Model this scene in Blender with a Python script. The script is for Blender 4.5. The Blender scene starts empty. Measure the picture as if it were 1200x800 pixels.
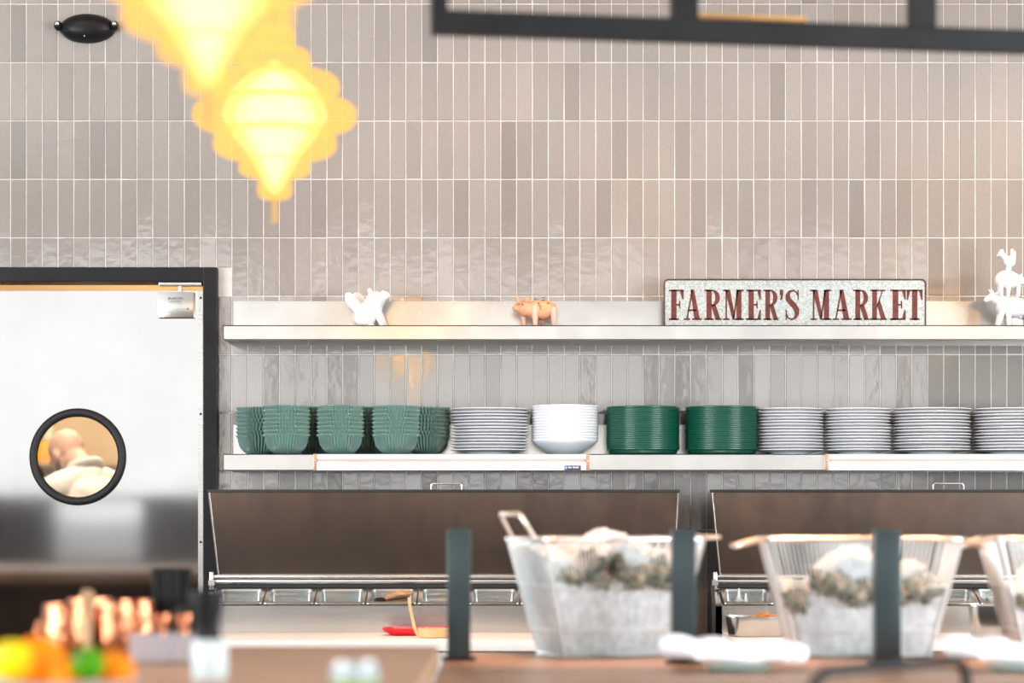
import bpy, bmesh, math, random
from mathutils import Vector, Matrix, Euler, noise
random.seed(11)
PI = math.pi
D = bpy.data
S = bpy.context.scene
COL = S.collection
F = 2932.0; DW = 8.5; HC = 1.32          # focal length in px, camera to wall, camera height

def P(x, y, d):                            # a pixel of the 1200x800 photo at distance d
    return Vector(((x-600)*d/F, d-DW, HC+(600-y)*d/F))

# ------------------------------------------------------------------ materials
MATS = {}
def mat(name, col, rough=.5, metal=0, trans=0, ior=1.45, emit=None, es=0, spec=.5, noise_s=0, noise_a=.1,
        bump=0, bump_s=60, stretch=(1,1,1), coat=0, col2=None, alpha=1, sss=0, aniso=0, rough_var=0):
    m = D.materials.new(name); m.use_nodes = True
    nt = m.node_tree; b = nt.nodes['Principled BSDF']
    b.inputs['Base Color'].default_value = (*col, 1)
    b.inputs['Roughness'].default_value = rough
    b.inputs['Metallic'].default_value = metal
    b.inputs['Transmission Weight'].default_value = trans
    b.inputs['IOR'].default_value = ior
    b.inputs['Specular IOR Level'].default_value = spec
    b.inputs['Coat Weight'].default_value = coat
    b.inputs['Alpha'].default_value = alpha
    if sss:
        b.inputs['Subsurface Weight'].default_value = sss
        b.inputs['Subsurface Radius'].default_value = (.02,.02,.02)
    if emit:
        b.inputs['Emission Color'].default_value = (*emit,1); b.inputs['Emission Strength'].default_value = es
    tc = nt.nodes.new('ShaderNodeTexCoord'); mp = nt.nodes.new('ShaderNodeMapping')
    mp.inputs['Scale'].default_value = stretch
    nt.links.new(tc.outputs['Object'], mp.inputs['Vector'])
    nz = nt.nodes.new('ShaderNodeTexNoise'); nz.inputs['Scale'].default_value = noise_s or 8
    nz.inputs['Detail'].default_value = 4
    nt.links.new(mp.outputs[0], nz.inputs['Vector'])
    if noise_s or True:
        mx = nt.nodes.new('ShaderNodeMix'); mx.data_type = 'RGBA'
        c2 = col2 if col2 else tuple(max(0, c*(1-noise_a)) for c in col)
        c1 = col if col2 else tuple(min(1, c*(1+noise_a*.5)) for c in col)
        mx.inputs['A'].default_value = (*c1,1); mx.inputs['B'].default_value = (*c2,1)
        cr = nt.nodes.new('ShaderNodeValToRGB'); cr.color_ramp.elements[0].position=.35; cr.color_ramp.elements[1].position=.65
        nt.links.new(nz.outputs['Fac'], cr.inputs[0]); nt.links.new(cr.outputs[0], mx.inputs['Factor'])
        nt.links.new(mx.outputs['Result'], b.inputs['Base Color'])
    if rough_var:
        mr = nt.nodes.new('ShaderNodeMapRange')
        mr.inputs['To Min'].default_value = max(0,rough-rough_var); mr.inputs['To Max'].default_value = rough+rough_var
        nt.links.new(nz.outputs['Fac'], mr.inputs[0]); nt.links.new(mr.outputs[0], b.inputs['Roughness'])
    if bump:
        n2 = nt.nodes.new('ShaderNodeTexNoise'); n2.inputs['Scale'].default_value = bump_s; n2.inputs['Detail'].default_value = 3
        nt.links.new(mp.outputs[0], n2.inputs['Vector'])
        bp = nt.nodes.new('ShaderNodeBump'); bp.inputs['Strength'].default_value = bump; bp.inputs['Distance'].default_value = .01
        nt.links.new(n2.outputs['Fac'], bp.inputs['Height']); nt.links.new(bp.outputs[0], b.inputs['Normal'])
    MATS[name] = m
    return m

def tile_material():
    m = D.materials.new('glazed_tile'); m.use_nodes = True
    nt = m.node_tree; b = nt.nodes['Principled BSDF']
    at = nt.nodes.new('ShaderNodeAttribute'); at.attribute_name = 'tone'
    cr = nt.nodes.new('ShaderNodeValToRGB')
    cr.color_ramp.elements[0].color = (.235,.215,.195,1); cr.color_ramp.elements[1].color = (.40,.364,.334,1)
    e = cr.color_ramp.elements.new(.5); e.color = (.335,.304,.278,1)
    nt.links.new(at.outputs['Fac'], cr.inputs[0])
    tc = nt.nodes.new('ShaderNodeTexCoord')
    nz = nt.nodes.new('ShaderNodeTexNoise'); nz.inputs['Scale'].default_value = 120; nz.inputs['Detail'].default_value = 3
    nt.links.new(tc.outputs['Object'], nz.inputs['Vector'])
    mx = nt.nodes.new('ShaderNodeMix'); mx.data_type = 'RGBA'; mx.blend_type = 'MULTIPLY'
    mx.inputs['B'].default_value = (.82,.82,.82,1)
    nt.links.new(nz.outputs['Fac'], mx.inputs['Factor']); nt.links.new(cr.outputs[0], mx.inputs['A'])
    nt.links.new(mx.outputs['Result'], b.inputs['Base Color'])
    b.inputs['Roughness'].default_value = .08
    b.inputs['IOR'].default_value = 1.95
    n2 = nt.nodes.new('ShaderNodeTexNoise'); n2.inputs['Scale'].default_value = 28; n2.inputs['Detail'].default_value = 2
    nt.links.new(tc.outputs['Object'], n2.inputs['Vector'])
    bp = nt.nodes.new('ShaderNodeBump'); bp.inputs['Strength'].default_value = .045; bp.inputs['Distance'].default_value = .01
    nt.links.new(n2.outputs['Fac'], bp.inputs['Height']); nt.links.new(bp.outputs[0], b.inputs['Normal'])
    return m

def lamp_material(name, col, strength, see, vol=0, vcol=(1,.56,.15)):
    # glowing amber shade that the bulb can be seen through
    m = D.materials.new(name); m.use_nodes = True
    nt = m.node_tree; nt.nodes.clear()
    out = nt.nodes.new('ShaderNodeOutputMaterial')
    em = nt.nodes.new('ShaderNodeEmission'); em.inputs[0].default_value = (*col,1); em.inputs[1].default_value = strength
    tr = nt.nodes.new('ShaderNodeBsdfTransparent'); tr.inputs[0].default_value = (1,.86,.55,1)
    tc = nt.nodes.new('ShaderNodeTexCoord')
    nz = nt.nodes.new('ShaderNodeTexNoise'); nz.inputs['Scale'].default_value = 25
    nt.links.new(tc.outputs['Object'], nz.inputs['Vector'])
    mr = nt.nodes.new('ShaderNodeMapRange'); mr.inputs['To Min'].default_value = see-.08; mr.inputs['To Max'].default_value = see+.08
    nt.links.new(nz.outputs['Fac'], mr.inputs[0])
    mx = nt.nodes.new('ShaderNodeMixShader')
    nt.links.new(mr.outputs[0], mx.inputs[0]); nt.links.new(em.outputs[0], mx.inputs[1]); nt.links.new(tr.outputs[0], mx.inputs[2])
    nt.links.new(mx.outputs[0], out.inputs[0])
    if vol:                                   # light hanging in the milky glass
        ve = nt.nodes.new('ShaderNodeEmission'); ve.inputs[0].default_value=(*vcol,1); ve.inputs[1].default_value=vol
        nt.links.new(ve.outputs[0], out.inputs['Volume'])
    return m

def pane_material(name, tint=(1,1,1), gloss=.06):
    m = D.materials.new(name); m.use_nodes = True
    nt = m.node_tree; nt.nodes.clear()
    out = nt.nodes.new('ShaderNodeOutputMaterial')
    tr = nt.nodes.new('ShaderNodeBsdfTransparent'); tr.inputs[0].default_value = (*tint,1)
    gl = nt.nodes.new('ShaderNodeBsdfGlossy'); gl.inputs['Roughness'].default_value = .03
    tc = nt.nodes.new('ShaderNodeTexCoord'); nz = nt.nodes.new('ShaderNodeTexNoise'); nz.inputs['Scale'].default_value = 6
    nt.links.new(tc.outputs['Object'], nz.inputs['Vector'])
    mr = nt.nodes.new('ShaderNodeMapRange'); mr.inputs['To Min'].default_value = gloss*.7; mr.inputs['To Max'].default_value = gloss*1.3
    nt.links.new(nz.outputs['Fac'], mr.inputs[0])
    mx = nt.nodes.new('ShaderNodeMixShader')
    nt.links.new(mr.outputs[0], mx.inputs[0]); nt.links.new(tr.outputs[0], mx.inputs[1]); nt.links.new(gl.outputs[0], mx.inputs[2])
    nt.links.new(mx.outputs[0], out.inputs[0])
    return m

def tinted_glass(name, tint, body, see):
    m = D.materials.new(name); m.use_nodes = True
    nt = m.node_tree; b = nt.nodes['Principled BSDF']; out = nt.nodes['Material Output']
    tc = nt.nodes.new('ShaderNodeTexCoord'); nz = nt.nodes.new('ShaderNodeTexNoise'); nz.inputs['Scale'].default_value = 12
    nt.links.new(tc.outputs['Object'], nz.inputs['Vector'])
    mx = nt.nodes.new('ShaderNodeMix'); mx.data_type='RGBA'
    mx.inputs['A'].default_value=(*body,1); mx.inputs['B'].default_value=(*(c*.75 for c in body),1)
    nt.links.new(nz.outputs['Fac'], mx.inputs['Factor']); nt.links.new(mx.outputs['Result'], b.inputs['Base Color'])
    b.inputs['Roughness'].default_value=.05; b.inputs['IOR'].default_value=1.65
    tr = nt.nodes.new('ShaderNodeBsdfTransparent'); tr.inputs[0].default_value=(*tint,1)
    ms = nt.nodes.new('ShaderNodeMixShader'); ms.inputs[0].default_value=see
    nt.links.new(b.outputs[0], ms.inputs[1]); nt.links.new(tr.outputs[0], ms.inputs[2]); nt.links.new(ms.outputs[0], out.inputs[0])
    return m

M = dict(
    tile=tile_material(),
    grout=mat('grout', (.66,.63,.60), .8, noise_s=30, bump=.2),
    black=mat('black_painted_metal', (.011,.011,.012), .42, spec=.28, noise_s=12, noise_a=.25),
    gasket=mat('black_rubber', (.012,.012,.013), .55, noise_s=30),
    steel=mat('brushed_steel', (.72,.71,.69), .22, 1, noise_s=6, noise_a=.06, stretch=(1,1,25), bump=.015, bump_s=10, rough_var=.05),
    shelf=mat('shelf_steel', (.80,.79,.77), .24, 1, noise_s=5, noise_a=.08, stretch=(1,1,1), rough_var=.08),
    door=mat('door_steel', (.435,.435,.435), .05, 1, noise_s=3, noise_a=.05, bump=.006, bump_s=2.0, rough_var=.02),
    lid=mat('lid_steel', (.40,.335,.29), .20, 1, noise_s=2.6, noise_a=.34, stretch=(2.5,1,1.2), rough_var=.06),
    pan=mat('pan_steel', (.60,.59,.57), .25, 1, noise_s=14, noise_a=.1, rough_var=.06),
    zinc=mat('pale_zinc_wire', (.72,.77,.77), .3, .35, noise_s=20, noise_a=.1),
    chrome=mat('chrome_wire', (.90,.90,.89), .22, 1, noise_s=20, noise_a=.06),
    alu=mat('pale_aluminium', (.88,.88,.88), .32, 0, noise_s=10, noise_a=.03, spec=.8),
    alu2=mat('rail_groove', (.62,.45,.40), .4, 0, noise_s=10),
    cap=mat('copper_brown_cap', (.55,.34,.24), .35, .5, noise_s=20),
    board=mat('cutting_board_plastic', (.86,.80,.75), .45, noise_s=20, noise_a=.04),
    wood=mat('bar_wood', (.40,.235,.14), .38, noise_s=5, noise_a=.3, stretch=(1,12,12), bump=.03),
    wood2=mat('bar_wood_front', (.47,.275,.165), .36, noise_s=4, noise_a=.25, stretch=(1,14,14), bump=.03),
    handlewood=mat('handle_wood', (.42,.24,.11), .5, noise_s=30, noise_a=.5, stretch=(1,1,8)),
    white=mat('white_porcelain', (.76,.79,.83), .13, noise_s=9, noise_a=.03, coat=.3),
    figure=mat('white_ceramic', (.76,.74,.72), .3, noise_s=14, noise_a=.04),
    terracotta=mat('peach_terracotta', (.80,.36,.20), .42, noise_s=18, noise_a=.16),
    terrapale=mat('pale_pink_terracotta', (.84,.46,.34), .42, noise_s=18, noise_a=.1),
    ink=mat('dark_paint', (.08,.03,.02), .5, noise_s=30),
    teal=tinted_glass('green_fluted_glass', (.86,.97,.945), (.24,.40,.36), .36),
    green=mat('dark_green_glass', (.005,.075,.048), .27, 0, 0, 1.45, noise_s=10, noise_a=.1),
    galv=None,
    rust=mat('rust_paint', (.125,.024,.018), .5, noise_s=40, noise_a=.35),
    rustedge=mat('rusty_edge', (.10,.035,.03), .6, noise_s=60, noise_a=.4),
    ice=mat('crushed_ice', (.74,.80,.83), .18, 0, 0, 1.31, noise_s=45, noise_a=.28, bump=.5, bump_s=90),
    shell=mat('oyster_shell', (.20,.20,.15), .6, noise_s=45, noise_a=.5, col2=(.05,.065,.05), bump=.8, bump_s=70),
    shellin=mat('oyster_top_shell', (.40,.33,.25), .6, noise_s=50, col2=(.08,.10,.08), bump=.8, bump_s=70),
    linen=mat('white_linen', (.86,.87,.92), .85, noise_s=40, noise_a=.03, bump=.15, bump_s=40),
    plate=mat('teal_glaze', (.36,.52,.50), .2, noise_s=8, coat=.3),
    copper=mat('polished_copper', (.62,.24,.12), .14, 1, noise_s=16, noise_a=.1, bump=.55, bump_s=75),
    blackplastic=mat('black_plastic', (.006,.006,.007), .5, spec=.2, noise_s=20),
    frost=mat('white_translucent_plastic', (.60,.66,.66), .35, 0, .2, noise_s=8, noise_a=.04),
    smoke=tinted_glass('smoky_acrylic', (.92,.90,.92), (.50,.46,.48), .45),
    clear=pane_material('clear_glass', (.90,.93,.94), .13),
    pane=pane_material('porthole_glass', (.99,.985,.97), .03),
    rackpane=pane_material('rack_glass', (.95,.94,.93), .006),
    red=mat('red_plastic', (.72,.012,.03), .3, noise_s=10, noise_a=.08),
    salsa=mat('red_salsa', (.80,.20,.13), .4, noise_s=60, noise_a=.5, bump=.6),
    tan=mat('tan_plastic', (.66,.45,.22), .4, noise_s=16, noise_a=.14),
    crisp=mat('orange_brown_food', (.62,.20,.03), .5, noise_s=60, noise_a=.6, bump=.8, bump_s=90),
    orange=mat('orange_peel', (.84,.22,.003), .5, spec=.15, noise_s=40, noise_a=.1, bump=.25, bump_s=150),
    lemon=mat('lemon_peel', (.86,.60,.006), .5, spec=.15, noise_s=40, noise_a=.08, bump=.25, bump_s=140),
    lime=mat('lime_peel', (.06,.25,.002), .5, spec=.15, noise_s=20, noise_a=.25, bump=.2, bump_s=140),
    juice=mat('yellow_green_juice', (.62,.68,.06), .2, 0, .2, noise_s=9),
    foam=mat('pale_blue_white_foam', (.80,.87,.90), .6, noise_s=30, noise_a=.06),
    skin=mat('skin', (.72,.43,.33), .5, noise_s=14, noise_a=.10),
    hair=mat('dark_beard', (.05,.035,.03), .8, noise_s=60, noise_a=.4),
    cloth=mat('chef_white_cloth', (.87,.85,.82), .85, noise_s=14, noise_a=.04, bump=.25, bump_s=9),
    trouser=mat('dark_cloth', (.03,.03,.035), .85, noise_s=30),
    kwall=mat('kitchen_tan_wall', (.46,.37,.26), .5, noise_s=3, noise_a=.1),
    khood=mat('kitchen_steel', (.55,.43,.28), .35, .6, noise_s=5),
    ambertub=mat('amber_plastic', (.85,.38,.03), .4, noise_s=8),
    pave=mat('pavement', (.34,.34,.34), .8, noise_s=2, noise_a=.2),
    floor=mat('floor_brown', (.16,.12,.095), .45, noise_s=2, noise_a=.3),
    ceil=mat('ceiling_paint', (.42,.40,.38), .8, noise_s=3),
    roomwall=mat('room_paint', (.78,.76,.73), .7, noise_s=2),
    barback=mat('bar_back_panel', (.15,.095,.07), .5, noise_s=4, noise_a=.3),
    wains=mat('dark_wainscot', (.10,.085,.08), .5, noise_s=4, noise_a=.3),
    core=lamp_material('inner_glow_amber', (1,.78,.40), 2.2, .55),
    core2=lamp_material('inner_glow_yellow', (1,.90,.62), 7.0, .5),
    core3=lamp_material('inner_glow_white', (1,.95,.82), 13.0, .4),
    bulb=mat('bulb_glow', (1,.9,.7), .4, emit=(1,.86,.58), es=9),
    shade=lamp_material('amber_shade_glow', (1,.53,.16), 1.6, .55),
    sticker=mat('navy_sticker', (.05,.05,.12), .4, noise_s=20),
    stickerblue=mat('sticker_blue', (.25,.45,.75), .4, noise_s=20),
    stickerwhite=mat('sticker_white', (.75,.75,.78), .4, noise_s=20),
    gold=mat('warm_shelf_strip', (.75,.42,.14), .4, .5, noise_s=20),
    foliage=mat('planter_leaf', (.05,.09,.04), .6, noise_s=20, noise_a=.4),
)
def galvanised():
    m = D.materials.new('galvanised_metal'); m.use_nodes = True
    nt = m.node_tree; b = nt.nodes['Principled BSDF']
    tc = nt.nodes.new('ShaderNodeTexCoord'); v = nt.nodes.new('ShaderNodeTexVoronoi'); v.inputs['Scale'].default_value = 260
    nt.links.new(tc.outputs['Object'], v.inputs['Vector'])
    cr = nt.nodes.new('ShaderNodeValToRGB'); cr.color_ramp.elements[0].color=(.26,.31,.31,1); cr.color_ramp.elements[1].color=(.62,.67,.66,1)
    nt.links.new(v.outputs['Color'], cr.inputs[0]); nt.links.new(cr.outputs[0], b.inputs['Base Color'])
    b.inputs['Roughness'].default_value=.45; b.inputs['Metallic'].default_value=.35
    return m
M['galv'] = galvanised()

# ------------------------------------------------------------------ mesh helpers
class MB:
    def __init__(s): s.bm = bmesh.new()
    def box(s, a, b, bev=0, mtx=None):
        a, b = Vector(a), Vector(b)
        r = bmesh.ops.create_cube(s.bm, size=1)
        vs = r['verts']; c = (a+b)/2; d = b-a
        for v in vs: v.co = Vector((v.co.x*d.x, v.co.y*d.y, v.co.z*d.z)) + c
        if bev:
            es = list({e for v in vs for e in v.link_edges})
            rr = bmesh.ops.bevel(s.bm, geom=es, offset=bev, segments=2, affect='EDGES', profile=.6)
            vs = list({v for f in rr['faces'] for v in f.verts} | {v for v in vs if v.is_valid})
        if mtx:
            for v in vs: v.co = mtx @ v.co
        return s
    def ell(s, c, r, rot=None, sub=3):
        mt = Matrix.Translation(Vector(c))
        if rot: mt = mt @ Euler(rot).to_matrix().to_4x4()
        if not hasattr(r, '__len__'): r = (r,r,r)
        mt = mt @ Matrix.Diagonal((*r,1))
        bmesh.ops.create_icosphere(s.bm, subdivisions=sub, radius=1, matrix=mt)
        return s
    def cap(s, p, q, r0, r1=None, n=None, sub=2):
        r1 = r0 if r1 is None else r1
        p, q = Vector(p), Vector(q); L = (q-p).length
        n = n or max(2, int(L/(min(r0,r1)*.45))+1)
        for i in range(n+1):
            t = i/n; s.ell(p.lerp(q,t), r0+(r1-r0)*t, sub=sub)
        return s
    def lathe(s, prof, seg=48, c=(0,0,0), flute=0, nfl=0, cap0=True, cap1=True, sx=1, sy=1):
        c = Vector(c); rings = []
        for (r, z) in prof:
            if r < 1e-6: rings.append([s.bm.verts.new(c+Vector((0,0,z)))]); continue
            ring = []
            for i in range(seg):
                a = 2*PI*i/seg
                k = 1+(flute*math.cos(nfl*a) if flute and r>.03 else 0)
                ring.append(s.bm.verts.new(c+Vector((r*k*math.cos(a)*sx, r*k*math.sin(a)*sy, z))))
            rings.append(ring)
        for A, B in zip(rings, rings[1:]):
            if len(A)==1 and len(B)==1: continue
            for i in range(seg):
                j=(i+1)%seg
                if len(A)==1: s.bm.faces.new((A[0],B[j],B[i]))
                elif len(B)==1: s.bm.faces.new((A[i],A[j],B[0]))
                else: s.bm.faces.new((A[i],A[j],B[j],B[i]))
        if cap0 and len(rings[0])>1: s.bm.faces.new(rings[0][::-1])
        if cap1 and len(rings[-1])>1: s.bm.faces.new(rings[-1])
        return s
    def tube(s, pts, r, seg=8, closed=False):
        pts = [Vector(p) for p in pts]; n=len(pts); rings=[]
        up0=None
        for i,p in enumerate(pts):
            a = pts[(i-1)%n] if (closed or i>0) else p
            b = pts[(i+1)%n] if (closed or i<n-1) else p
            t=(b-a).normalized()
            if up0 is None:
                up = Vector((0,0,1)) if abs(t.z)<.9 else Vector((0,1,0))
                u = t.cross(up).normalized()
            else:
                u = (up0 - t*up0.dot(t)).normalized()
            up0=u; w=t.cross(u)
            rr = r[i] if hasattr(r,'__len__') else r
            rings.append([s.bm.verts.new(p+(u*math.cos(2*PI*k/seg)+w*math.sin(2*PI*k/seg))*rr) for k in range(seg)])
        prs = list(zip(rings, rings[1:]+([rings[0]] if closed else [])))
        if not closed: prs = prs[:n-1]
        for A,B in prs:
            for k in range(seg):
                j=(k+1)%seg; s.bm.faces.new((A[k],A[j],B[j],B[k]))
        if not closed:
            s.bm.faces.new(rings[0][::-1]); s.bm.faces.new(rings[-1])
        return s
    def prism(s, poly, a, b, axis='y'):
        # poly of 2D points (x,z) extruded along y from a to b ; axis 'x': poly is (y,z)
        def mk(p,t): return Vector((p[0],t,p[1])) if axis=='y' else (Vector((t,p[0],p[1])) if axis=='x' else Vector((p[0],p[1],t)))
        A=[s.bm.verts.new(mk(p,a)) for p in poly]; B=[s.bm.verts.new(mk(p,b)) for p in poly]
        n=len(poly)
        s.bm.faces.new(A); s.bm.faces.new(B[::-1])
        for i in range(n):
            j=(i+1)%n; s.bm.faces.new((A[j],A[i],B[i],B[j]))
        return s
    def mesh(s, name, smooth=None):
        bmesh.ops.recalc_face_normals(s.bm, faces=s.bm.faces)
        me = D.meshes.new(name); s.bm.to_mesh(me); s.bm.free()
        if smooth:
            me.polygons.foreach_set('use_smooth', [True]*len(me.polygons))
            if smooth != 'all':
                me.set_sharp_from_angle(angle=math.radians(smooth))
        return me
    def build(s, name, m, parent=None, loc=None, smooth=40):
        o = D.objects.new(name, s.mesh(name, smooth)); COL.objects.link(o)
        if m: o.data.materials.append(m)
        if parent: o.parent = parent
        if loc is not None: o.location = loc
        return o

def blob(mb, voxel, smooth=4, post=None):
    """fuse everything in mb into one continuous skin, return a mesh"""
    o = D.objects.new('tmp', mb.mesh('tmp')); COL.objects.link(o)
    r = o.modifiers.new('r','REMESH'); r.mode='VOXEL'; r.voxel_size=voxel
    sm = o.modifiers.new('s','SMOOTH'); sm.iterations=smooth; sm.factor=.5
    dg = bpy.context.evaluated_depsgraph_get(); dg.update()
    me = D.meshes.new_from_object(o.evaluated_get(dg))
    old=o.data; D.objects.remove(o); D.meshes.remove(old)
    me.polygons.foreach_set('use_smooth',[True]*len(me.polygons))
    return me
def mobj(name, me, m, parent=None, loc=None):
    o = D.objects.new(name, me); COL.objects.link(o); me.name=name
    me.materials.clear(); me.materials.append(m)
    if parent: o.parent=parent
    if loc is not None: o.location=loc
    return o

def tag(o, label, cat, group=None, kind=None):
    o['label']=label; o['category']=cat
    if group: o['group']=group
    if kind: o['kind']=kind
    return o
def thing(name, label, cat, loc=(0,0,0), rz=0, group=None):
    o = D.objects.new(name, None); COL.objects.link(o); o.empty_display_size=.05
    o.location=loc; o.rotation_euler=(0,0,rz)
    return tag(o,label,cat,group)
def struct(o): o['kind']='structure'; return o
def dup(o, loc, rz=0, label=None):
    c=o.copy(); COL.objects.link(c); c.location=loc; c.rotation_euler=(0,0,rz)
    if label: c['label']=label
    for ch in list(o.children):
        k=ch.copy(); COL.objects.link(k); k.parent=c
        for g in list(ch.children):
            q=g.copy(); COL.objects.link(q); q.parent=k
    return c
def rrect(w, h, r, n=5, cx=0, cy=0):
    pts=[]
    for (x,y,a0) in ((w/2-r,h/2-r,0),(-w/2+r,h/2-r,90),(-w/2+r,-h/2+r,180),(w/2-r,-h/2+r,270)):
        for i in range(n+1):
            a=math.radians(a0+90*i/n); pts.append((cx+x+r*math.cos(a), cy+y+r*math.sin(a)))
    return pts
def text_mesh(txt, size, depth=.0004):
    c=D.curves.new('t','FONT'); c.body=txt; c.size=size; c.extrude=depth; c.align_x='CENTER'
    o=D.objects.new('t',c); COL.objects.link(o)
    dg=bpy.context.evaluated_depsgraph_get(); dg.update()
    me=D.meshes.new_from_object(o.evaluated_get(dg)); D.objects.remove(o); D.curves.remove(c)
    me.transform(Matrix.Rotation(PI/2,4,'X'))
    return me

# ------------------------------------------------------------------ the setting
XL, XR, YF, ZC = -5.6, 5.6, -15.5, 4.2
DX0, DX1, DZ = -2.02, -.997, 2.149          # hole for the door frame
def tiled_wall():
    bm=bmesh.new(); lay=bm.verts.layers.float.new('tone')
    px, pz = .05373, .1983
    x0=-1.7037-px*24; z0=2.252-pz*9
    g=.0014; gi=.0033; dep=.0022
    for i in range(0,110):
        for j in range(0,18):
            ax=x0+i*px; az=z0+j*pz
            if ax+px<-3.0 or ax>3.3 or az>ZC-.02: continue
            bx,bz=ax+px,az+pz
            if ax<DX1 and bx>DX0 and az<DZ:
                if bz>DZ and az<DZ: az=DZ
                elif bz<=DZ+1e-4:
                    if bx>DX1+.012: ax=DX1
                    else: continue
            if bz-az<.01: continue
            t=min(1,max(0,random.gauss(.55,.12)))
            if random.random()<.05: t=max(0,t-.32)
            tx,tz=random.gauss(0,.009),random.gauss(0,.007)
            cx,cz=(ax+bx)/2,(az+bz)/2
            def vv(x,z,y):
                v=bm.verts.new((x,y+tx*(x-cx)+tz*(z-cz)*.6,z)); v[lay]=t; return v
            o=[vv(ax+g,az+g,0),vv(bx-g,az+g,0),vv(bx-g,bz-g,0),vv(ax+g,bz-g,0)]
            k=[vv(ax+gi,az+gi,-dep),vv(bx-gi,az+gi,-dep),vv(bx-gi,bz-gi,-dep),vv(ax+gi,bz-gi,-dep)]
            bm.faces.new(k)
            for q in range(4): bm.faces.new((o[q],o[(q+1)%4],k[(q+1)%4],k[q]))
    me=D.meshes.new('wall_tiles'); bm.to_mesh(me); bm.free()
    me.materials.append(M['tile'])
    return me
wb=MB()                                       # masonry with the doorway left open; grout shows on its face
wb.box((XL,0,0),(DX0,.14,ZC)).box((DX1,0,0),(XR,.14,ZC)).box((DX0,0,DZ),(DX1,.14,ZC))
wall=struct(wb.build('wall_back', M['grout'], smooth=None))
mt=D.objects.new('tiling', tiled_wall()); COL.objects.link(mt); mt.parent=wall
struct(MB().box((XL-.2,YF-.2,-.1),(XR+.2,7.2,0)).build('floor',M['floor'],smooth=None))
struct(MB().box((XL-.2,YF-.2,ZC),(XR+.2,7.2,ZC+.1)).build('ceiling',M['ceil'],smooth=None))
SW=(-11.5,-4.0,.7,2.6)                     # side openings added to let in fill light: y range and z range
for nm,xa,xb,n_ in (('wall_right',XR,XR+.15,5),('wall_left',XL-.15,XL,6)):
    y0,y1,z0,z1=SW
    struct(MB().box((xa,YF,0),(xb,y0,ZC)).box((xa,y1,0),(xb,0,ZC)).box((xa,y0,0),(xb,y1,z0)).box((xa,y0,z1),(xb,y1,ZC)).build(nm,M['roomwall'],smooth=None))
    w=MB(); xm=(xa+xb)/2
    for k_ in range(5):
        y=y0+(y1-y0-.05)*k_/4; w.box((xm-.03,y,z0),(xm+.03,y+.05,z1))
    w.box((xm-.029,y0,z0),(xm+.029,y1,z0+.05)).box((xm-.029,y0,z1-.05),(xm+.029,y1,z1))
    struct(w.build('window_%d'%n_,M['black'],smooth=None))  # frame of an invented side opening, added for the fill lamps
# street side wall behind the camera, three big windows
WZ0,WZ1=1.43,3.80
wins=[(-5.4,-2.3),(-1.9,1.4),(1.8,3.85)]
struct(MB().box((-120,-400,-.12),(120,YF-.2,-.02)).build('ground',M['pave'],smooth=None))
LW=(-4.40,-3.55,.86)
fb=MB().box((XL,YF-.15,0),(LW[0],YF,WZ0)).box((LW[1],YF-.15,0),(XR,YF,WZ0)).box((LW[0],YF-.15,0),(LW[1],YF,LW[2])).box((XL,YF-.15,WZ1),(XR,YF,ZC))
xs=[XL]+[v for w in wins for v in w]+[XR]
for k in range(0,len(xs),2): fb.box((xs[k],YF-.15,WZ0),(xs[k+1],YF,WZ1))
struct(fb.build('wall_front',M['wains'],smooth=None))
for n,(a,b) in enumerate(wins):
    w=MB().box((a,YF-.1,WZ0),(b,YF-.04,WZ0+.05)).box((a,YF-.1,WZ1-.05),(b,YF-.04,WZ1))
    for x in (a,b-.05): w.box((x,YF-.1,WZ0),(x+.05,YF-.04,WZ1))
    struct(w.build('window_%d'%(n+1),M['black'],smooth=None))
    L=D.lights.new('portal','AREA'); L.shape='RECTANGLE'; L.size=b-a; L.size_y=WZ1-WZ0; L.cycles.is_portal=True
    lo=D.objects.new('window_portal',L); COL.objects.link(lo); lo.location=((a+b)/2,YF-.16,(WZ0+WZ1)/2); lo.rotation_euler=(PI/2,0,0)
# kitchen beyond the door
struct(MB().box((XL,6.8,0),(1.5,6.95,ZC)).box((XL,6.78,2.02),(1.5,6.8,2.09)).build('wall_kitchen_back',M['kwall'],smooth=None))
struct(MB().box((XL-.15,.14,0),(XL,6.95,ZC)).build('wall_kitchen_left',M['kwall'],smooth=None))
struct(MB().box((1.5,.14,0),(1.65,6.95,ZC)).build('wall_kitchen_right',M['kwall'],smooth=None))

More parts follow.
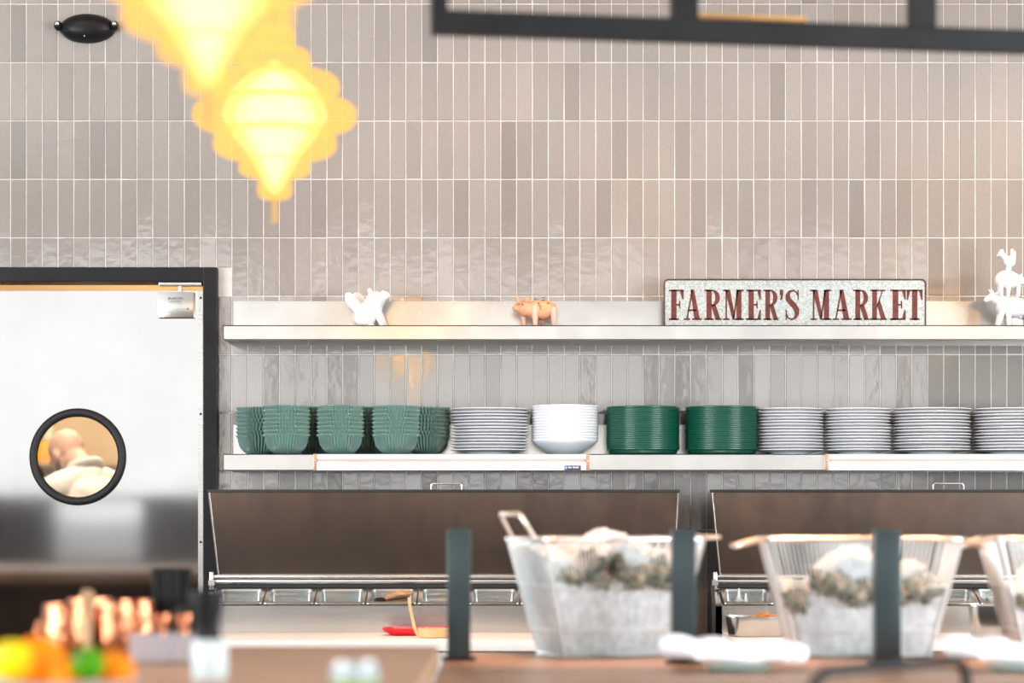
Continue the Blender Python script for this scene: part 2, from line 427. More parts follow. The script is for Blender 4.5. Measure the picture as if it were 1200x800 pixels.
# door frame, door
fr=MB()
fi,ft=-1.046,2.10
fr.box((fi,-.035,0),(DX1-.0005,.10,DZ-.0005),.003).box((DX0+.0005,-.035,0),(-1.972,.10,DZ-.0005),.003).box((-1.972,-.035,ft),(fi,.10,DZ-.0005),.003)
struct(fr.build('trim_1',M['black'],smooth=None))
door=thing('door_1','stainless steel swinging kitchen door with a round black framed porthole','door',(-1.05,-.005,.012)); struct(door)
def LD(x,z): return (x+1.05, z-.012)
pc=LD(-1.474,1.508); R0,R1=.165,.136
def panel_with_hole(x0,x1,z0,z1,c,r,y0,y1,n=64):
    bm=bmesh.new(); 
    def ring(y):
        inn=[];out=[]
        for i in range(n):
            a=2*PI*i/n; ca,sa=math.cos(a),math.sin(a)
            inn.append(bm.verts.new((c[0]+r*ca,y,c[1]+r*sa)))
            ts=[]
            if ca>1e-6: ts.append((x1-c[0])/ca)
            if ca<-1e-6: ts.append((x0-c[0])/ca)
            if sa>1e-6: ts.append((z1-c[1])/sa)
            if sa<-1e-6: ts.append((z0-c[1])/sa)
            t=min(ts); out.append(bm.verts.new((c[0]+t*ca,y,c[1]+t*sa)))
        return inn,out
    a=ring(y0); b=ring(y1)
    # exact corners
    for (inn,out) in (a,b):
        for (cx,cz) in ((x0,z0),(x0,z1),(x1,z0),(x1,z1)):
            v=min(out,key=lambda v:(v.co.x-cx)**2+(v.co.z-cz)**2); v.co.x=cx; v.co.z=cz
    for i in range(n):
        j=(i+1)%n
        bm.faces.new((a[0][i],a[0][j],a[1][j],a[1][i])); bm.faces.new((b[0][j],b[0][i],b[1][i],b[1][j]))
        bm.faces.new((a[0][j],a[0][i],b[0][i],b[0][j])); bm.faces.new((a[1][i],a[1][j],b[1][j],b[1][i]))
    m=MB(); m.bm.free(); m.bm=bm; return m
x0,_=LD(-1.968,0); x1,z1=LD(-1.0497,2.071)
pnl=panel_with_hole(x0,x1-.016,0,z1,pc,.150,0,.044).build('door_panel',M['door'],door,smooth=None)
e=MB().box((x1-.016,-.0015,0),(x1,.0455,z1))
edge=e.build('edge_strip',M['steel'],door,smooth=None)
sc=MB()
for y in (349,485,635,740):
    q=P(235.5,y,DW); u=LD(q.x,q.z); 
    m4=Matrix.Translation((u[0],-.002,u[1]))@Matrix.Rotation(PI/2,4,'X')
    bmesh.ops.create_cone(sc.bm,cap_ends=True,segments=12,radius1=.004,radius2=.004,depth=.002,matrix=m4)
sc.build('screws',M['gasket'],edge,smooth=None)
def ringmesh(c,R,r,y,seg=64):
    m=MB(); pts=[(c[0]+R*math.cos(2*PI*i/seg),y,c[1]+R*math.sin(2*PI*i/seg)) for i in range(seg)]
    return m.tube(pts,r,12,True)
pr=ringmesh(pc,(R0+R1)/2,(R0-R1)/2,-.002).build('porthole_ring',M['gasket'],door)
g=MB(); bmesh.ops.create_cone(g.bm,cap_ends=True,segments=64,radius1=.142,radius2=.142,depth=.006,matrix=Matrix.Translation((pc[0],.02,pc[1]))@Matrix.Rotation(PI/2,4,'X'))
g.build('porthole_glass',M['pane'],door)
h0=P(185,372,DW-.03); h1=P(227,342,DW-.03)
a=LD(h0.x,h0.z); b=LD(h1.x,h1.z)
hp=MB().box((a[0],-.028,a[1]),(b[0],-.0005,b[1]),.002).build('hinge_cover',M['steel'],door)
sc=MB()
for fx in (.14,.84): sc.ell((a[0]+(b[0]-a[0])*fx,-.0285,a[1]+(b[1]-a[1])*.34),(.0028,.0015,.0028),sub=2)
sc.build('screws',M['gasket'],hp)
for (t,sz,fz) in (('ELIASON',.0125,.70),('EASY SWING',.0065,.60),('____________',.006,.56)):
    o=mobj('engraved_text',text_mesh(t,sz),M['gasket'],hp,((a[0]+b[0])/2,-.0286,a[1]+(b[1]-a[1])*fz))
piv=P(211,335,DW-.01); u=LD(piv.x,piv.z)
MB().box((u[0]-.006,-.012,z1-.005),(u[0]+.006,.012,ft-.012-.004)).box((u[0]-.07,-.02,ft-.024),(u[0]+.075,.03,ft-.0125),.002).build('pivot_hinge',M['steel'],door,smooth=None)

# ------------------------------------------------------------------ wall shelves
SD=.30
XS0=-.946; XS1=2.6
def shelf(name,label,zt,zb,zback):
    t=thing(name,label,'shelf',(XS0,-.0025,zb),0,'stainless wall shelves')
    W=XS1-XS0; H=zt-zb
    MB().box((0,-SD,H-.003),(W,-.003,H)).box((0,-SD,0),(W,-SD+.002,H)).box((0,-SD,0),(.002,-.003,H)).box((0,-SD,0),(W,-SD+.02,.002)).build('shelf_board',M['shelf'],t,smooth=None)
    MB().box((0,-.0028,0),(W,-.0003,zback-zb)).box((0,-.006,zback-zb-.004),(W,-.0003,zback-zb)).build('backsplash',M['shelf'],t,smooth=None)
    br=MB()
    for x in (.25,1.15,2.05,2.9):
        b=MB(); b.prism([(-.003,H-.003),(-.24,H-.003),(-.24,H-.016),(-.02,.004),(-.003,.004)],x,x+.003,'x').build('bracket',M['shelf'],t,smooth=None)
    return t
ZT=1.9325; ZL=1.511
shelf('wall_shelf','upper stainless wall shelf holding pig figures and a market sign',ZT,1.885,2.036)
shelf('wall_shelf','lower stainless wall shelf stacked with bowls and plates',ZL,1.457,1.616)

def ticket_rail(px0,label):
    dd=DW-SD-.0025-.012
    a=P(px0,551,dd); L=.905
    t=thing('order_rail',label,'rail',(a.x,-SD-.0028,1.4575),0,'order rails on the shelf edge')
    h=.0525
    MB().box((.011,-.012,0),(L-.011,-.0002,.026),.001).build('rail_face',M['alu'],t)
    MB().box((.011,-.006,.026),(L-.011,-.0002,.036)).build('groove',M['alu2'],t,smooth=None)
    MB().box((.011,-.010,.036),(L-.011,-.0002,h),.002).build('roller_strip',M['alu'],t)
    for x in (0,L-.012):
        c=MB().box((x,-.014,-.001),(x+.012,-.0002,h+.001),.0015).build('end_cap',M['cap'],t)
        MB().ell((x+.006,-.0142,.030),(.0025,.001,.0025),sub=2).build('screw',M['steel'],c)
    return t
rail=ticket_rail(367,'pale aluminium order rail on the shelf edge under the green bowls')
ticket_rail(967,'pale aluminium order rail on the shelf edge under the right white plates')
s=MB().box((.822,-.0128,.0005),(.876,-.0119,.0155)).build('sticker',M['sticker'],rail,smooth=None)
MB().ell((.8275,-.013,.008),(.004,.0006,.0045),sub=2).build('sticker_globe',M['stickerblue'],s)
tb=MB()
for (x,w) in ((.835,.004),(.840,.003),(.844,.002),(.850,.004),(.855,.003),(.859,.004),(.864,.005)):
    tb.box((x,-.0131,.0065),(x+w-.0006,-.0127,.0115))
tb.build('sticker_text',M['stickerwhite'],s,smooth=None)

# ------------------------------------------------------------------ crockery
ORD=['lowest','second from the bottom','third from the bottom','fourth from the bottom','fifth from the bottom','sixth from the bottom','seventh from the bottom','eighth from the bottom','ninth from the bottom','tenth from the bottom','eleventh from the bottom','twelfth from the bottom']
NUM=['','','second','third','fourth','fifth','sixth','seventh','eighth','ninth','tenth','eleventh','twelfth']
def place_word(i,n):
    if i==0: return 'lowest'
    if i==n-1: return 'topmost'
    if i<n/2: return NUM[i+1]+' from the bottom'
    return NUM[n-i]+' from the top'
def vessel(outer, p, frac, flute=0, nfl=0, seg=64):
    """outer wall profile from foot to rim; the inside is that wall lifted by frac*p, its floor by exactly p so a copy rests in it"""
    prof=[(0,outer[0][1])]+list(outer)
    R,H=outer[-1]
    inner=[(r-.0006,z+frac*p) for (r,z) in outer if r>outer[0][0]*1.12]
    prof+=[(R,H+frac*p*.6)]+inner[::-1]+[(outer[0][0]*1.03,p),(0,p)]
    m=MB(); m.lathe(prof,seg,flute=flute,nfl=nfl,cap0=False,cap1=False)
    return m
def stack(name,cat,me,m,x,y,z,n,p,fmt,group,jit=.0012,tilt=0.0):
    for i in range(n):
        o=D.objects.new(name,me); COL.objects.link(o)
        o.location=(x+random.uniform(-jit,jit),y+random.uniform(-jit,jit),z+i*p+.0003)
        o.rotation_euler=(random.uniform(-tilt,tilt),random.uniform(-tilt,tilt),random.uniform(0,6.28))
        tag(o,fmt%place_word(i,n),cat,group)
def shared(mb,name,m,smooth=50):
    me=mb.mesh(name,smooth); me.materials.append(m); return me
# fluted green bowls
bp=.0135; RB=.0765
outer=[(.032,0),(.035,.001),(.048,.009),(.059,.020),(.0655,.032),(.0690,.046),(.0705,.055),(.0735,.060),(RB,.0635)]
gb=shared(vessel(outer,bp,.20,.042,42,168),'fluted_bowl',M['teal'],60)
dF,dB=8.285,8.4125
for (px,dd,n,w) in ((336,dF,8,'leftmost front stack'),(399,dF,8,'middle front stack'),(464,dF,8,'front stack third from the left'),
                    (304,dB,8,'back stack at the far left'),(369,dB,8,'back stack second from the left'),(432,dB,8,'back stack third from the left'),(500,dB,8,'back stack beside the white plates')):
    stack('fluted_bowl','bowl',gb,None,(px-600)*dd/F,dd-DW,ZL,n,bp,'green fluted glass bowl, %s in the '+w,'green fluted glass bowls',.0006)
# white rimmed plates
def plate_mesh(R,p,name,m,rise=.0085,foot=.56,frac=.22):
    outer=[(R*foot,0),(R*(foot+.02),.002),(R*(foot+.03),p*.5),(R*max(.70,foot+.04),p*.62),(R*max(.82,foot+.06),p*.62+rise*.25),(R*.95,p*.62+rise*.8),(R,p*.62+rise)]
    return shared(vessel(outer,p,frac),name,m,60)
wp=.01045
pA=plate_mesh(.130,wp,'dinner_plate',M['white'])
pB=plate_mesh(.1115,wp,'side_plate',M['white'])
dP=8.345
ya=dP-DW-.0
def XP(px,d=dP): return (px-600)*d/F
stack('dinner_plate','plate',pA,None,XP(574),ya,ZL,14,.01045,'white dinner plate, %s in the stack right of the green bowls','white dinner plates',.0025,.004)
wbp=.0094
outer=[(.045,0),(.047,.002),(.062,.008),(.085,.022),(.102,.036),(.1115,.047)]
wbm=shared(vessel(outer,wbp,.42),'coupe_bowl',M['white'],60)
stack('coupe_bowl','bowl',wbm,None,XP(662),ya,ZL,13,wbp,'white coupe bowl, %s in the only stack of white bowls','white coupe bowls',.0012)
gp=.0072
gm=plate_mesh(.1215,gp,'green_plate',M['green'],rise=.0125,foot=.88,frac=.80)
stack('green_plate','plate',gm,None,XP(753.5),ya,ZL,20,gp,'dark green glass plate, %s in the left green stack','green glass plates',.0012)
stack('green_plate','plate',gm,None,XP(846),ya,ZL,20,gp,'dark green glass plate, %s in the right green stack','green glass plates',.0012)
stack('side_plate','plate',pB,None,XP(926),ya,ZL,14,wp,'white plate, %s in the stack just right of the green plates','white plates on the right',.0018,.004)
stack('side_plate','plate',pB,None,XP(1005),ya,ZL,14,wp,'white plate, %s in the second stack right of the green plates','white plates on the right',.0018,.004)
stack('dinner_plate','plate',pA,None,XP(1091.5),ya,ZL,14,wp,'white dinner plate, %s in the third stack right of the green plates','white plates on the right',.0025,.004)
stack('dinner_plate','plate',pA,None,XP(1186),ya,ZL,14,wp,'white dinner plate, %s in the stack at the right edge','white plates on the right',.0025,.004)

# ------------------------------------------------------------------ figures on the upper shelf
dS=8.33; K=dS/F
def rel(x,y,bx,by,dy=0): return ((x-bx)*K, dy*K, (by-y)*K)
def figure_loc(bx): return ((bx-600)*K, dS-DW, ZT+.0004)
by=383.0
# winged pig
bx=430
t=thing('winged_pig_figurine','white ceramic winged pig sitting with its snout raised on upper shelf','figurine',figure_loc(bx))
m=MB()
R=lambda x,y,dy=0: rel(x,y,bx,by,dy)
k=K
m.ell(R(428,370),(15.5*k,13*k,14*k)).cap(R(430,366),R(438,356),14*k,11.5*k).ell(R(437,362),(11*k,10*k,12*k)).ell(R(440,350),(12*k,11*k,10.5*k)).cap(R(445,348.5),R(451.5,345),7.5*k,5.6*k).ell(R(449,341.5),(3*k,3.5*k,3*k))
for s_ in (-1,1):
    m.cap(R(441,360,s_*7),R(448 if s_<0 else 451,380.6,s_*7.5),5*k,3.4*k)
    m.ell(R(425,375,s_*9),(10*k,6*k,8*k)).cap(R(430,380,s_*9),R(437,380.5,s_*10),2.6*k,2.4*k)
    m.ell(R(434,341,s_*6),(3.2*k,4.5*k,5*k),(0,-.3,0))
pg=mobj('pig_body',blob(m,.0016,5),M['figure'],t)
for s_,(wx,wy,ang) in ((-1,(411.5,352,-.5)),(1,(421,350,-.75))):
    w=MB(); w.ell(R(wx+.5,wy,s_*6),(6.5*k,2*k,11.5*k),(0,ang,0)).ell(R(wx+4.5,wy+4,s_*6),(6.5*k,2.2*k,10*k),(0,ang-.25,0)).ell(R(wx+8,wy+9,s_*6.5),(6.5*k,2.6*k,8*k),(0,ang-.3,0)).ell(R(wx+12,wy+14,s_*7.5),(5.5*k,2.8*k,5*k),(0,ang,0))
    mobj('wing',blob(w,.0012,4),M['figure'],t)
ey=MB()
ey.ell(R(445,346,-8.6),(1.0*k,.7*k,1.0*k),sub=2).build('eye',M['terrapale'],t)
# terracotta pig
bx=629
t=thing('piggy_figurine','peach terracotta pig with dark butcher marks standing on upper shelf','figurine',figure_loc(bx))
R=lambda x,y,dy=0: rel(x,y,bx,by,dy)
m=MB()
m.ell(R(636,361.5),(16.5*k,11*k,12*k)).ell(R(628,362),(12*k,10*k,11.5*k)).ell(R(616,360),(10*k,8.5*k,10*k)).cap(R(611,360),R(604.5,359.5),6*k,4.3*k)
m.cap(R(607.5,353,-5),R(605.5,344.5,-6),3*k,.9*k).ell(R(618,350,-7),(3*k,2.4*k,5*k),(0,.2,0)).cap(R(650,356),R(653,362),1.6*k,1.0*k)
mobj('pig_body',blob(m,.0015,4),M['terracotta'],t)
for (x,dy,ytop) in ((614,6,366),(626.5,-7,360),(635,6,368),(648.5,-6.5,362)):
    l=MB(); l.cap(R(x,ytop,dy),R(x+.8,381,dy),4.4*k,2.9*k,sub=2); l.ell(R(x+.8,381.2,dy),(3*k,3*k,1.6*k),sub=2)
    mobj('leg',blob(l,.0012,4),M['terrapale'],t)
mk=MB()
def pig_y(x,y):
    ux=(x-636)/16.5; uz=(361.5-y)/12; q=1-ux*ux-uz*uz
    return -11*math.sqrt(max(q,.02))-.2
for (x,y,w,h) in ((627.5,349,3.2,.9),(637,347.5,3,.9),(636.5,351,4.5,1.2),(642,354.5,3.6,1.2),(631,354.5,3,1.3),(631.5,356.8,2.2,.9),(622,357,1.8,1.6),(620,354,.9,2.2),(633,360,.7,6)):
    mk.ell(R(x,y,pig_y(x,y)),(w*.5*k,.8*k,h*.55*k),sub=2)
mk.build('painted_marks',M['ink'],t)
MB().ell(R(612,356,-8.1),(.9*k,.7*k,.9*k),sub=2).build('eye',M['ink'],t)
# stacked farm animals
bx=1183
t=thing('animal_figurine','white stacked farm animals figurine, rooster topmost, at right end of upper shelf','figurine',figure_loc(bx))
R=lambda x,y,dy=0: rel(x,y,bx,by,dy)
m=MB()
m.ell(R(1188,359),(21*k,10*k,12.5*k)).ell(R(1178,358),(11*k,9*k,12*k)).cap(R(1172,352),R(1163,347),7*k,5.6*k).cap(R(1162,347),R(1156,350),5*k,3.4*k)
for s_ in (-1,1):
    m.cap(R(1163,342,s_*4),R(1160,337.5,s_*6),1.5*k,.8*k).ell(R(1167,343,s_*6),(2.6*k,3.4*k,1.8*k),(0,-.4,0))
    m.cap(R(1174,362,s_*6),R(1169,381,s_*6),4*k,2.4*k).cap(R(1181 if s_<0 else 1178,364,s_*6),R(1181,381,s_*6),4*k,2.4*k)
    m.cap(R(1202,362,s_*6),R(1203,381,s_*6),4.4*k,2.6*k)
m.ell(R(1196,369),(4*k,4*k,4*k)).cap(R(1209,356),R(1212,374),1.4*k,1.2*k)
mobj('cow',blob(m,.0016,4),M['figure'],t)
m=MB(); m.ell(R(1180,326.5),(14.5*k,10*k,11.5*k)).ell(R(1187,327.5),(10*k,8*k,9.5*k)).cap(R(1192,328),R(1199,328),6*k,5*k).cap(R(1199,329),R(1204,330),3.6*k,2.8*k)
for s_ in (-1,1):
    m.cap(R(1172,334,s_*5),R(1172.5,345.5,s_*5),3*k,2*k).cap(R(1181,335,s_*5),R(1180.5,345.5,s_*5),2.8*k,2*k).cap(R(1193,334,s_*5),R(1192.5,345.5,s_*5),2.8*k,2*k)
    m.ell(R(1196,322.5,s_*4.5),(2*k,2.4*k,3*k),(0,.3,0))
mobj('pig',blob(m,.0014,4),M['figure'],t)
m=MB(); m.ell(R(1183,305),(7.5*k,5*k,6.5*k),(0,.5,0)).cap(R(1179,302),R(1174.5,296.5),4*k,3.4*k).ell(R(1173.5,296),(3.8*k,3*k,3.8*k)).cap(R(1171,297),R(1168.8,298),1.6*k,.9*k).ell(R(1174,292),(2.6*k,1*k,1.6*k))
m.cap(R(1187,302),R(1186,292),3.2*k,2.2*k).cap(R(1188,303),R(1189.5,294),2.6*k,1.4*k).ell(R(1182,313.5),(3.5*k,3*k,3*k))
mobj('rooster',blob(m,.0012,3),M['figure'],t)

# ------------------------------------------------------------------ market sign
dG=8.40; kG=dG/F
gx0,gx1=(778-600)*kG,(1085-600)*kG
gz0=ZT+.0004; gz1=HC+(600-327)*kG
W,H=gx1-gx0,gz1-gz0
sg=thing('market_sign',"galvanised metal sign reading FARMER'S MARKET in rust red letters",'sign',((gx0+gx1)/2,dG-DW,gz0))
MB().prism(rrect(W,H,.014,6,0,H/2),0,.010).build('sign_plate',M['galv'],sg,smooth=None)
out=[(x,-.001,z) for (x,z) in rrect(W-.003,H-.003,.013,6,0,H/2)]
MB().tube(out,.0026,8,True).build('rusty_rim',M['rustedge'],sg)
def glyph(ch):
    r=lambda a,b,c,d:[(a,b),(c,b),(c,d),(a,d)]
    g=[]
    def arc(cx,cy,rx0,ry0,rx1,ry1,a0,a1,n=14):
        for i in range(n):
            t0=math.radians(a0+(a1-a0)*i/n); t1=math.radians(a0+(a1-a0)*(i+1)/n)
            g.append([(cx+rx0*math.cos(t0),cy+ry0*math.sin(t0)),(cx+rx1*math.cos(t0),cy+ry1*math.sin(t0)),(cx+rx1*math.cos(t1),cy+ry1*math.sin(t1)),(cx+rx0*math.cos(t1),cy+ry0*math.sin(t1))])
    if ch in 'FE':
        g+= [r(.08,0,.26,1),r(0,0,.34,.055),r(0,.945,.5,1),[(.5,1),(.38,.95),(.455,.68),(.5,.68)],r(.25,.475,.38,.53),r(.345,.38,.385,.63)]
        if ch=='E': g+=[r(0,0,.5,.055),[(.5,0),(.5,.33),(.455,.33),(.38,.05)]]
        w=.5
    elif ch=='A':
        g+=[[(.085,.03),(.14,.03),(.33,.97),(.28,1)],[(.24,1),(.37,1),(.58,.03),(.38,.03)],r(.15,.29,.44,.35),r(0,0,.22,.055),r(.30,0,.66,.055)]; w=.66
    elif ch=='R':
        g+=[r(.08,0,.26,1),r(0,0,.33,.055),r(0,.945,.28,1),r(.25,.46,.30,.515)]
        arc(.28,.73,.10,.215,.27,.27,-90,90)
        g+=[[(.24,.49),(.40,.50),(.56,.05),(.40,.0)],r(.40,0,.60,.055)]; w=.6
    elif ch=='M':
        g+=[r(.09,0,.145,1),r(0,0,.24,.055),r(0,.945,.2,1),[(.07,1),(.25,1),(.43,.12),(.345,.0)],[(.345,0),(.40,.02),(.56,1),(.50,1)],r(.48,0,.66,1),r(.40,0,.74,.055),r(.50,.945,.74,1)]; w=.74
    elif ch=='K':
        g+=[r(.08,0,.26,1),r(0,0,.34,.055),r(0,.945,.34,1),[(.25,.38),(.25,.46),(.44,.96),(.49,.96)],r(.36,.945,.58,1),[(.26,.50),(.36,.68),(.60,.04),(.42,.03)],r(.36,0,.64,.055)]; w=.64
    elif ch=='T':
        g+=[r(.18,0,.36,1),r(.1,0,.44,.055),r(0,.945,.54,1),[(0,1),(0,.66),(.045,.66),(.12,.95)],[(.54,1),(.42,.95),(.495,.66),(.54,.66)]]; w=.54
    elif ch=="'":
        g+=[r(.0,.82,.13,1),[(.05,.84),(.13,.84),(.10,.68),(.02,.64)]]; w=.13
    else:
        pts=[(.425,.78),(.38,.91),(.28,.975),(.16,.94),(.10,.83),(.11,.69),(.20,.575),(.30,.475),(.385,.34),(.39,.19),(.33,.07),(.22,.02),(.11,.07),(.055,.21)]
        wd=[.03,.05,.06,.09,.14,.17,.18,.18,.17,.14,.09,.06,.05,.03]
        L=[]
        for i,p in enumerate(pts):
            q0=Vector(pts[max(0,i-1)]); q1=Vector(pts[min(len(pts)-1,i+1)]); t=(q1-q0).normalized(); nn=Vector((-t.y,t.x))*wd[i]/2
            L.append((Vector(p)+nn,Vector(p)-nn))
        for a_,b_ in zip(L,L[1:]): g.append([tuple(a_[0]),tuple(a_[1]),tuple(b_[1]),tuple(b_[0])])
        g+=[r(.41,.66,.45,1.0),r(.03,0,.07,.34)]; w=.48
    return g,w
spots=[('F',65,112),('A',113,171),('R',178,233),('M',238,304),('E',312,359),('R',367,416),("'",419,430),('S',435,483),('M',517,584),('A',588,649),('R',654,706),('K',708,762),('E',772,822),('T',825,876)]
for ch,a_,b_ in spots:
    g,w=glyph(ch); mb=MB()
    xa=((760+a_/2.727)-600)*kG-(gx0+gx1)/2; xb=((760+b_/2.727)-600)*kG-(gx0+gx1)/2
    zb=HC+(600-(300+204/2.725))*kG-gz0; zt=HC+(600-(300+107/2.725))*kG-gz0
    for poly in g:
        mb.prism([(xa+(xb-xa)*x/w, zb+(zt-zb)*y) for (x,y) in poly],-.0012,.0002)
    mb.build('letter',M['rust'],sg,smooth=None)

# ------------------------------------------------------------------ emergency light on the wall
c=P(101,32,DW-.03)
t=thing('emergency_light','black oval emergency light mounted high on the tiled wall','light',(c.x,-.0025,c.z))
q=1/345
m=MB(); m.lathe([(0,-.052),(.02,-.052),(.05,-.047),(.075,-.034),(.088,-.014),(.09,0)],56,sx=1,sy=.55,cap1=True)
o=m.build('housing',M['black'],t,smooth=60); o.data.transform(Matrix.Rotation(-PI/2,4,'X')); o.data.transform(Matrix.Diagonal((1.05,1,1,1)).to_4x4())
for v in o.data.vertices:
    if v.co.y>0: v.co.y=-v.co.y
for s_ in (-1,1):
    hd=MB().ell((s_*.096,-.022,.006),(.014,.022,.017)).build('lamp_head',M['black'],t,smooth='all')
    MB().ell((s_*.096,-.040,.010),(.008,.007,.008)).build('lens',M['chrome'],hd,smooth='all')
MB().ell((-.003,-.046,-.032),(.003,.003,.003),sub=2).build('test_button',M['chrome'],t)

# ------------------------------------------------------------------ prep tables
dR=7.95                                          # pan rail face
def prep_table(px0,label,n_pans,left_end):
    dlid=8.115; xa=(px0-600)*dlid/F; Wd=1.523
    base=(xa,0,0)
    t=thing('prep_table',label,'prep table',(xa,dR-DW,0),0,'refrigerated prep tables')
    yb=DW-dR-.04                                   # back of the table in local y
    MB().box((.0,-.44,.12),(Wd,yb,.905),.004).build('cabinet',M['steel'],t)
    for x in (.05,Wd-.05):
        for y in (-.38,yb-.06):
            MB().lathe([(.02,0),(.02,.12)],16,(x,y,0)).build('foot',M['steel'],t)
    for i in range(2):
        d=MB().box((.03+i*.75,-.462,.16),(.71+i*.75,-.442,.86),.004).build('cabinet_door',M['steel'],t)
        MB().box((.08+i*.75,-.492,.80),(.66+i*.75,-.463,.815),.004).build('handle',M['steel'],d)
    MB().box((.02,-.482,.905),(Wd-.02,-.004,.938),.004).build('cutting_board',M['board'],t)
    # sloped rail round the pans
    zf,zb=1.022,1.071; yb2=.17
    def z_at(y): return zf+(zb-zf)*y/yb2
    rl=MB()
    rl.prism([(0,.906),(.022,.906),(.022,z_at(.022)),(0,zf)],.0,Wd,'x')
    rl.prism([(yb2-.012,.906),(yb2,.906),(yb2,zb),(yb2-.012,z_at(yb2-.012))],0,Wd,'x')
    for x in (0,Wd-.02): rl.prism([(.0,.906),(yb2,.906),(yb2,zb),(0,zf)],x,x+.02,'x')
    rl.build('pan_rail',M['steel'],t,smooth=None)
    MB().box((.0,yb2+.001,.906),(Wd,yb,zb+.004),.003).build('rear_ledge',M['steel'],t)
    MB().box((.0,yb2-.01,zb+.0045),(Wd,yb2+.03,zb+.017)).build('gasket',M['gasket'],t,smooth=None)
    MB().box((.015,yb2-.012,zb+.0175),(Wd-.015,yb2+.03,zb+.031),.003).box((.015,yb2-.008,zb+.0335),(Wd-.015,yb2+.03,zb+.046),.003).build('hinge_bar',M['steel'],t)
    # open lid leaning a little forward
    lb=MB()
    z0,z1=zb+.046,HC+(600-577)*dlid/F; y0,y1=yb2+.012,dlid-dR
    dz=z1-z0; th=.03
    bv=[(.028,y0,z0),(Wd-.012,y0,z0),(Wd,y1,z1),(0,y1,z1)]
    n=Vector((0,dz,-(y1-y0))).normalized()
    vs=[lb.bm.verts.new(v) for v in bv]; ws=[lb.bm.verts.new(Vector(v)+n*th) for v in bv]
    lb.bm.faces.new(vs); lb.bm.faces.new(ws[::-1])
    for i in range(4): lb.bm.faces.new((vs[i],vs[(i+1)%4],ws[(i+1)%4],ws[i]))
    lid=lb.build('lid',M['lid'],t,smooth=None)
    f=MB().box((-.004,y1-.006,z1+.0005),(Wd+.004,y1+.034,z1+.010),.001)
    f.build('lid_edge',M['gasket'],lid)
    for a_,b_ in ((bv[0],bv[3]),(bv[1],bv[2])):
        MB().tube([Vector(a_)+Vector((0,-.002,0)),Vector(b_)+Vector((0,-.002,0))],.0028,6).build('side_trim',M['steel'],lid)
    hx=(523-245)*dlid/F
    MB().tube([(hx-.049,y1+.012,z1+.009),(hx-.049,y1+.010,z1+.024),(hx-.044,y1+.009,z1+.029),(hx+.044,y1+.009,z1+.029),(hx+.049,y1+.010,z1+.024),(hx+.049,y1+.012,z1+.009)],.0028,8).build('lid_handle',M['chrome'],lid)
    for x in (.004,Wd-.016):
        MB().box((x,yb2-.02,zb-.002),(x+.012,yb2-.0125,zb+.056),.002).box((x-.004,yb2-.022,zb+.012),(x+.016,yb2-.0205,zb+.03)).build('hinge_bracket',M['chrome'],t)
    if left_end:
        q=[(-.03,.90),(.0,.92),(.0,1.03),(.06,1.085),(.12,1.085),(.19,1.06),(.19,.90)]
        MB().prism(q,-.012,-.0005,'x').build('side_guard',M['gasket'],t,smooth=None)
    # pans sit in the rail
    pw=(Wd-.05)/n_pans
    for i in range(n_pans):
        x=.025+i*pw
        p_=thing('hotel_pan','x','pan',(xa+x+pw/2,dR-DW+.0,0),0,'steel pans in the prep tables')
        hw=pw/2-.002
        mb=MB(); oy0,oy1=.023,yb2-.013
        def ringp(hw,ya,yb_,dz,r):
            return [(u,v+(ya+yb_)/2,z_at(v+(ya+yb_)/2)+dz) for (u,v) in rrect(2*hw,yb_-ya,r,4)]
        rings=[ringp(hw,oy0-.012,oy1+.006,.003,.008),ringp(hw,oy0-.012,oy1+.006,.006,.008),ringp(hw-.012,oy0+.003,oy1-.006,.006,.014),ringp(hw-.014,oy0+.006,oy1-.009,-.01,.014),ringp(hw-.02,oy0+.014,oy1-.016,-.09,.014)]
        vv=[[mb.bm.verts.new(q) for q in r] for r in rings]
        for A,B in zip(vv,vv[1:]):
            for k_ in range(len(A)):
                j=(k_+1)%len(A); mb.bm.faces.new((A[k_],A[j],B[j],B[k_]))
        mb.bm.faces.new(vv[-1])
        mb.build('pan_body',M['pan'],p_,smooth=40)
        lidm=MB(); q0=oy0+.008; q1=oy1-.010
        ins=[ringp(hw-.017,q0,q1,-.004,.012),ringp(hw-.017,q0,q1,.0005,.012),ringp(hw-.03,q0+.015,q1-.015,.004+.006*(i%3==1),.01)]
        vv=[[lidm.bm.verts.new(q) for q in r] for r in ins]
        for A,B in zip(vv,vv[1:]):
            for k_ in range(len(A)):
                j=(k_+1)%len(A); lidm.bm.faces.new((A[k_],A[j],B[j],B[k_]))
        lidm.bm.faces.new(vv[-1]); lidm.bm.faces.new(vv[0][::-1])
        lidm.build('pan_lid',M['clear'],p_,smooth=40)
        side='left' if px0<600 else 'right'
        wd=['first','second','third','fourth','fifth','sixth','seventh','eighth','ninth'][i]
        p_['label']='small steel pan, %s from the left in the %s prep table rail'%(wd,side)
    return t
prep_table(245,'stainless prep table with open lid beside the swinging door',9,False)
prep_table(834,'stainless prep table with open lid at the right side',9,True)

ZB=.938                                            # cutting board top
def onboard(px,d): return ((px-600)*d/F, d-DW, ZB+.0004)
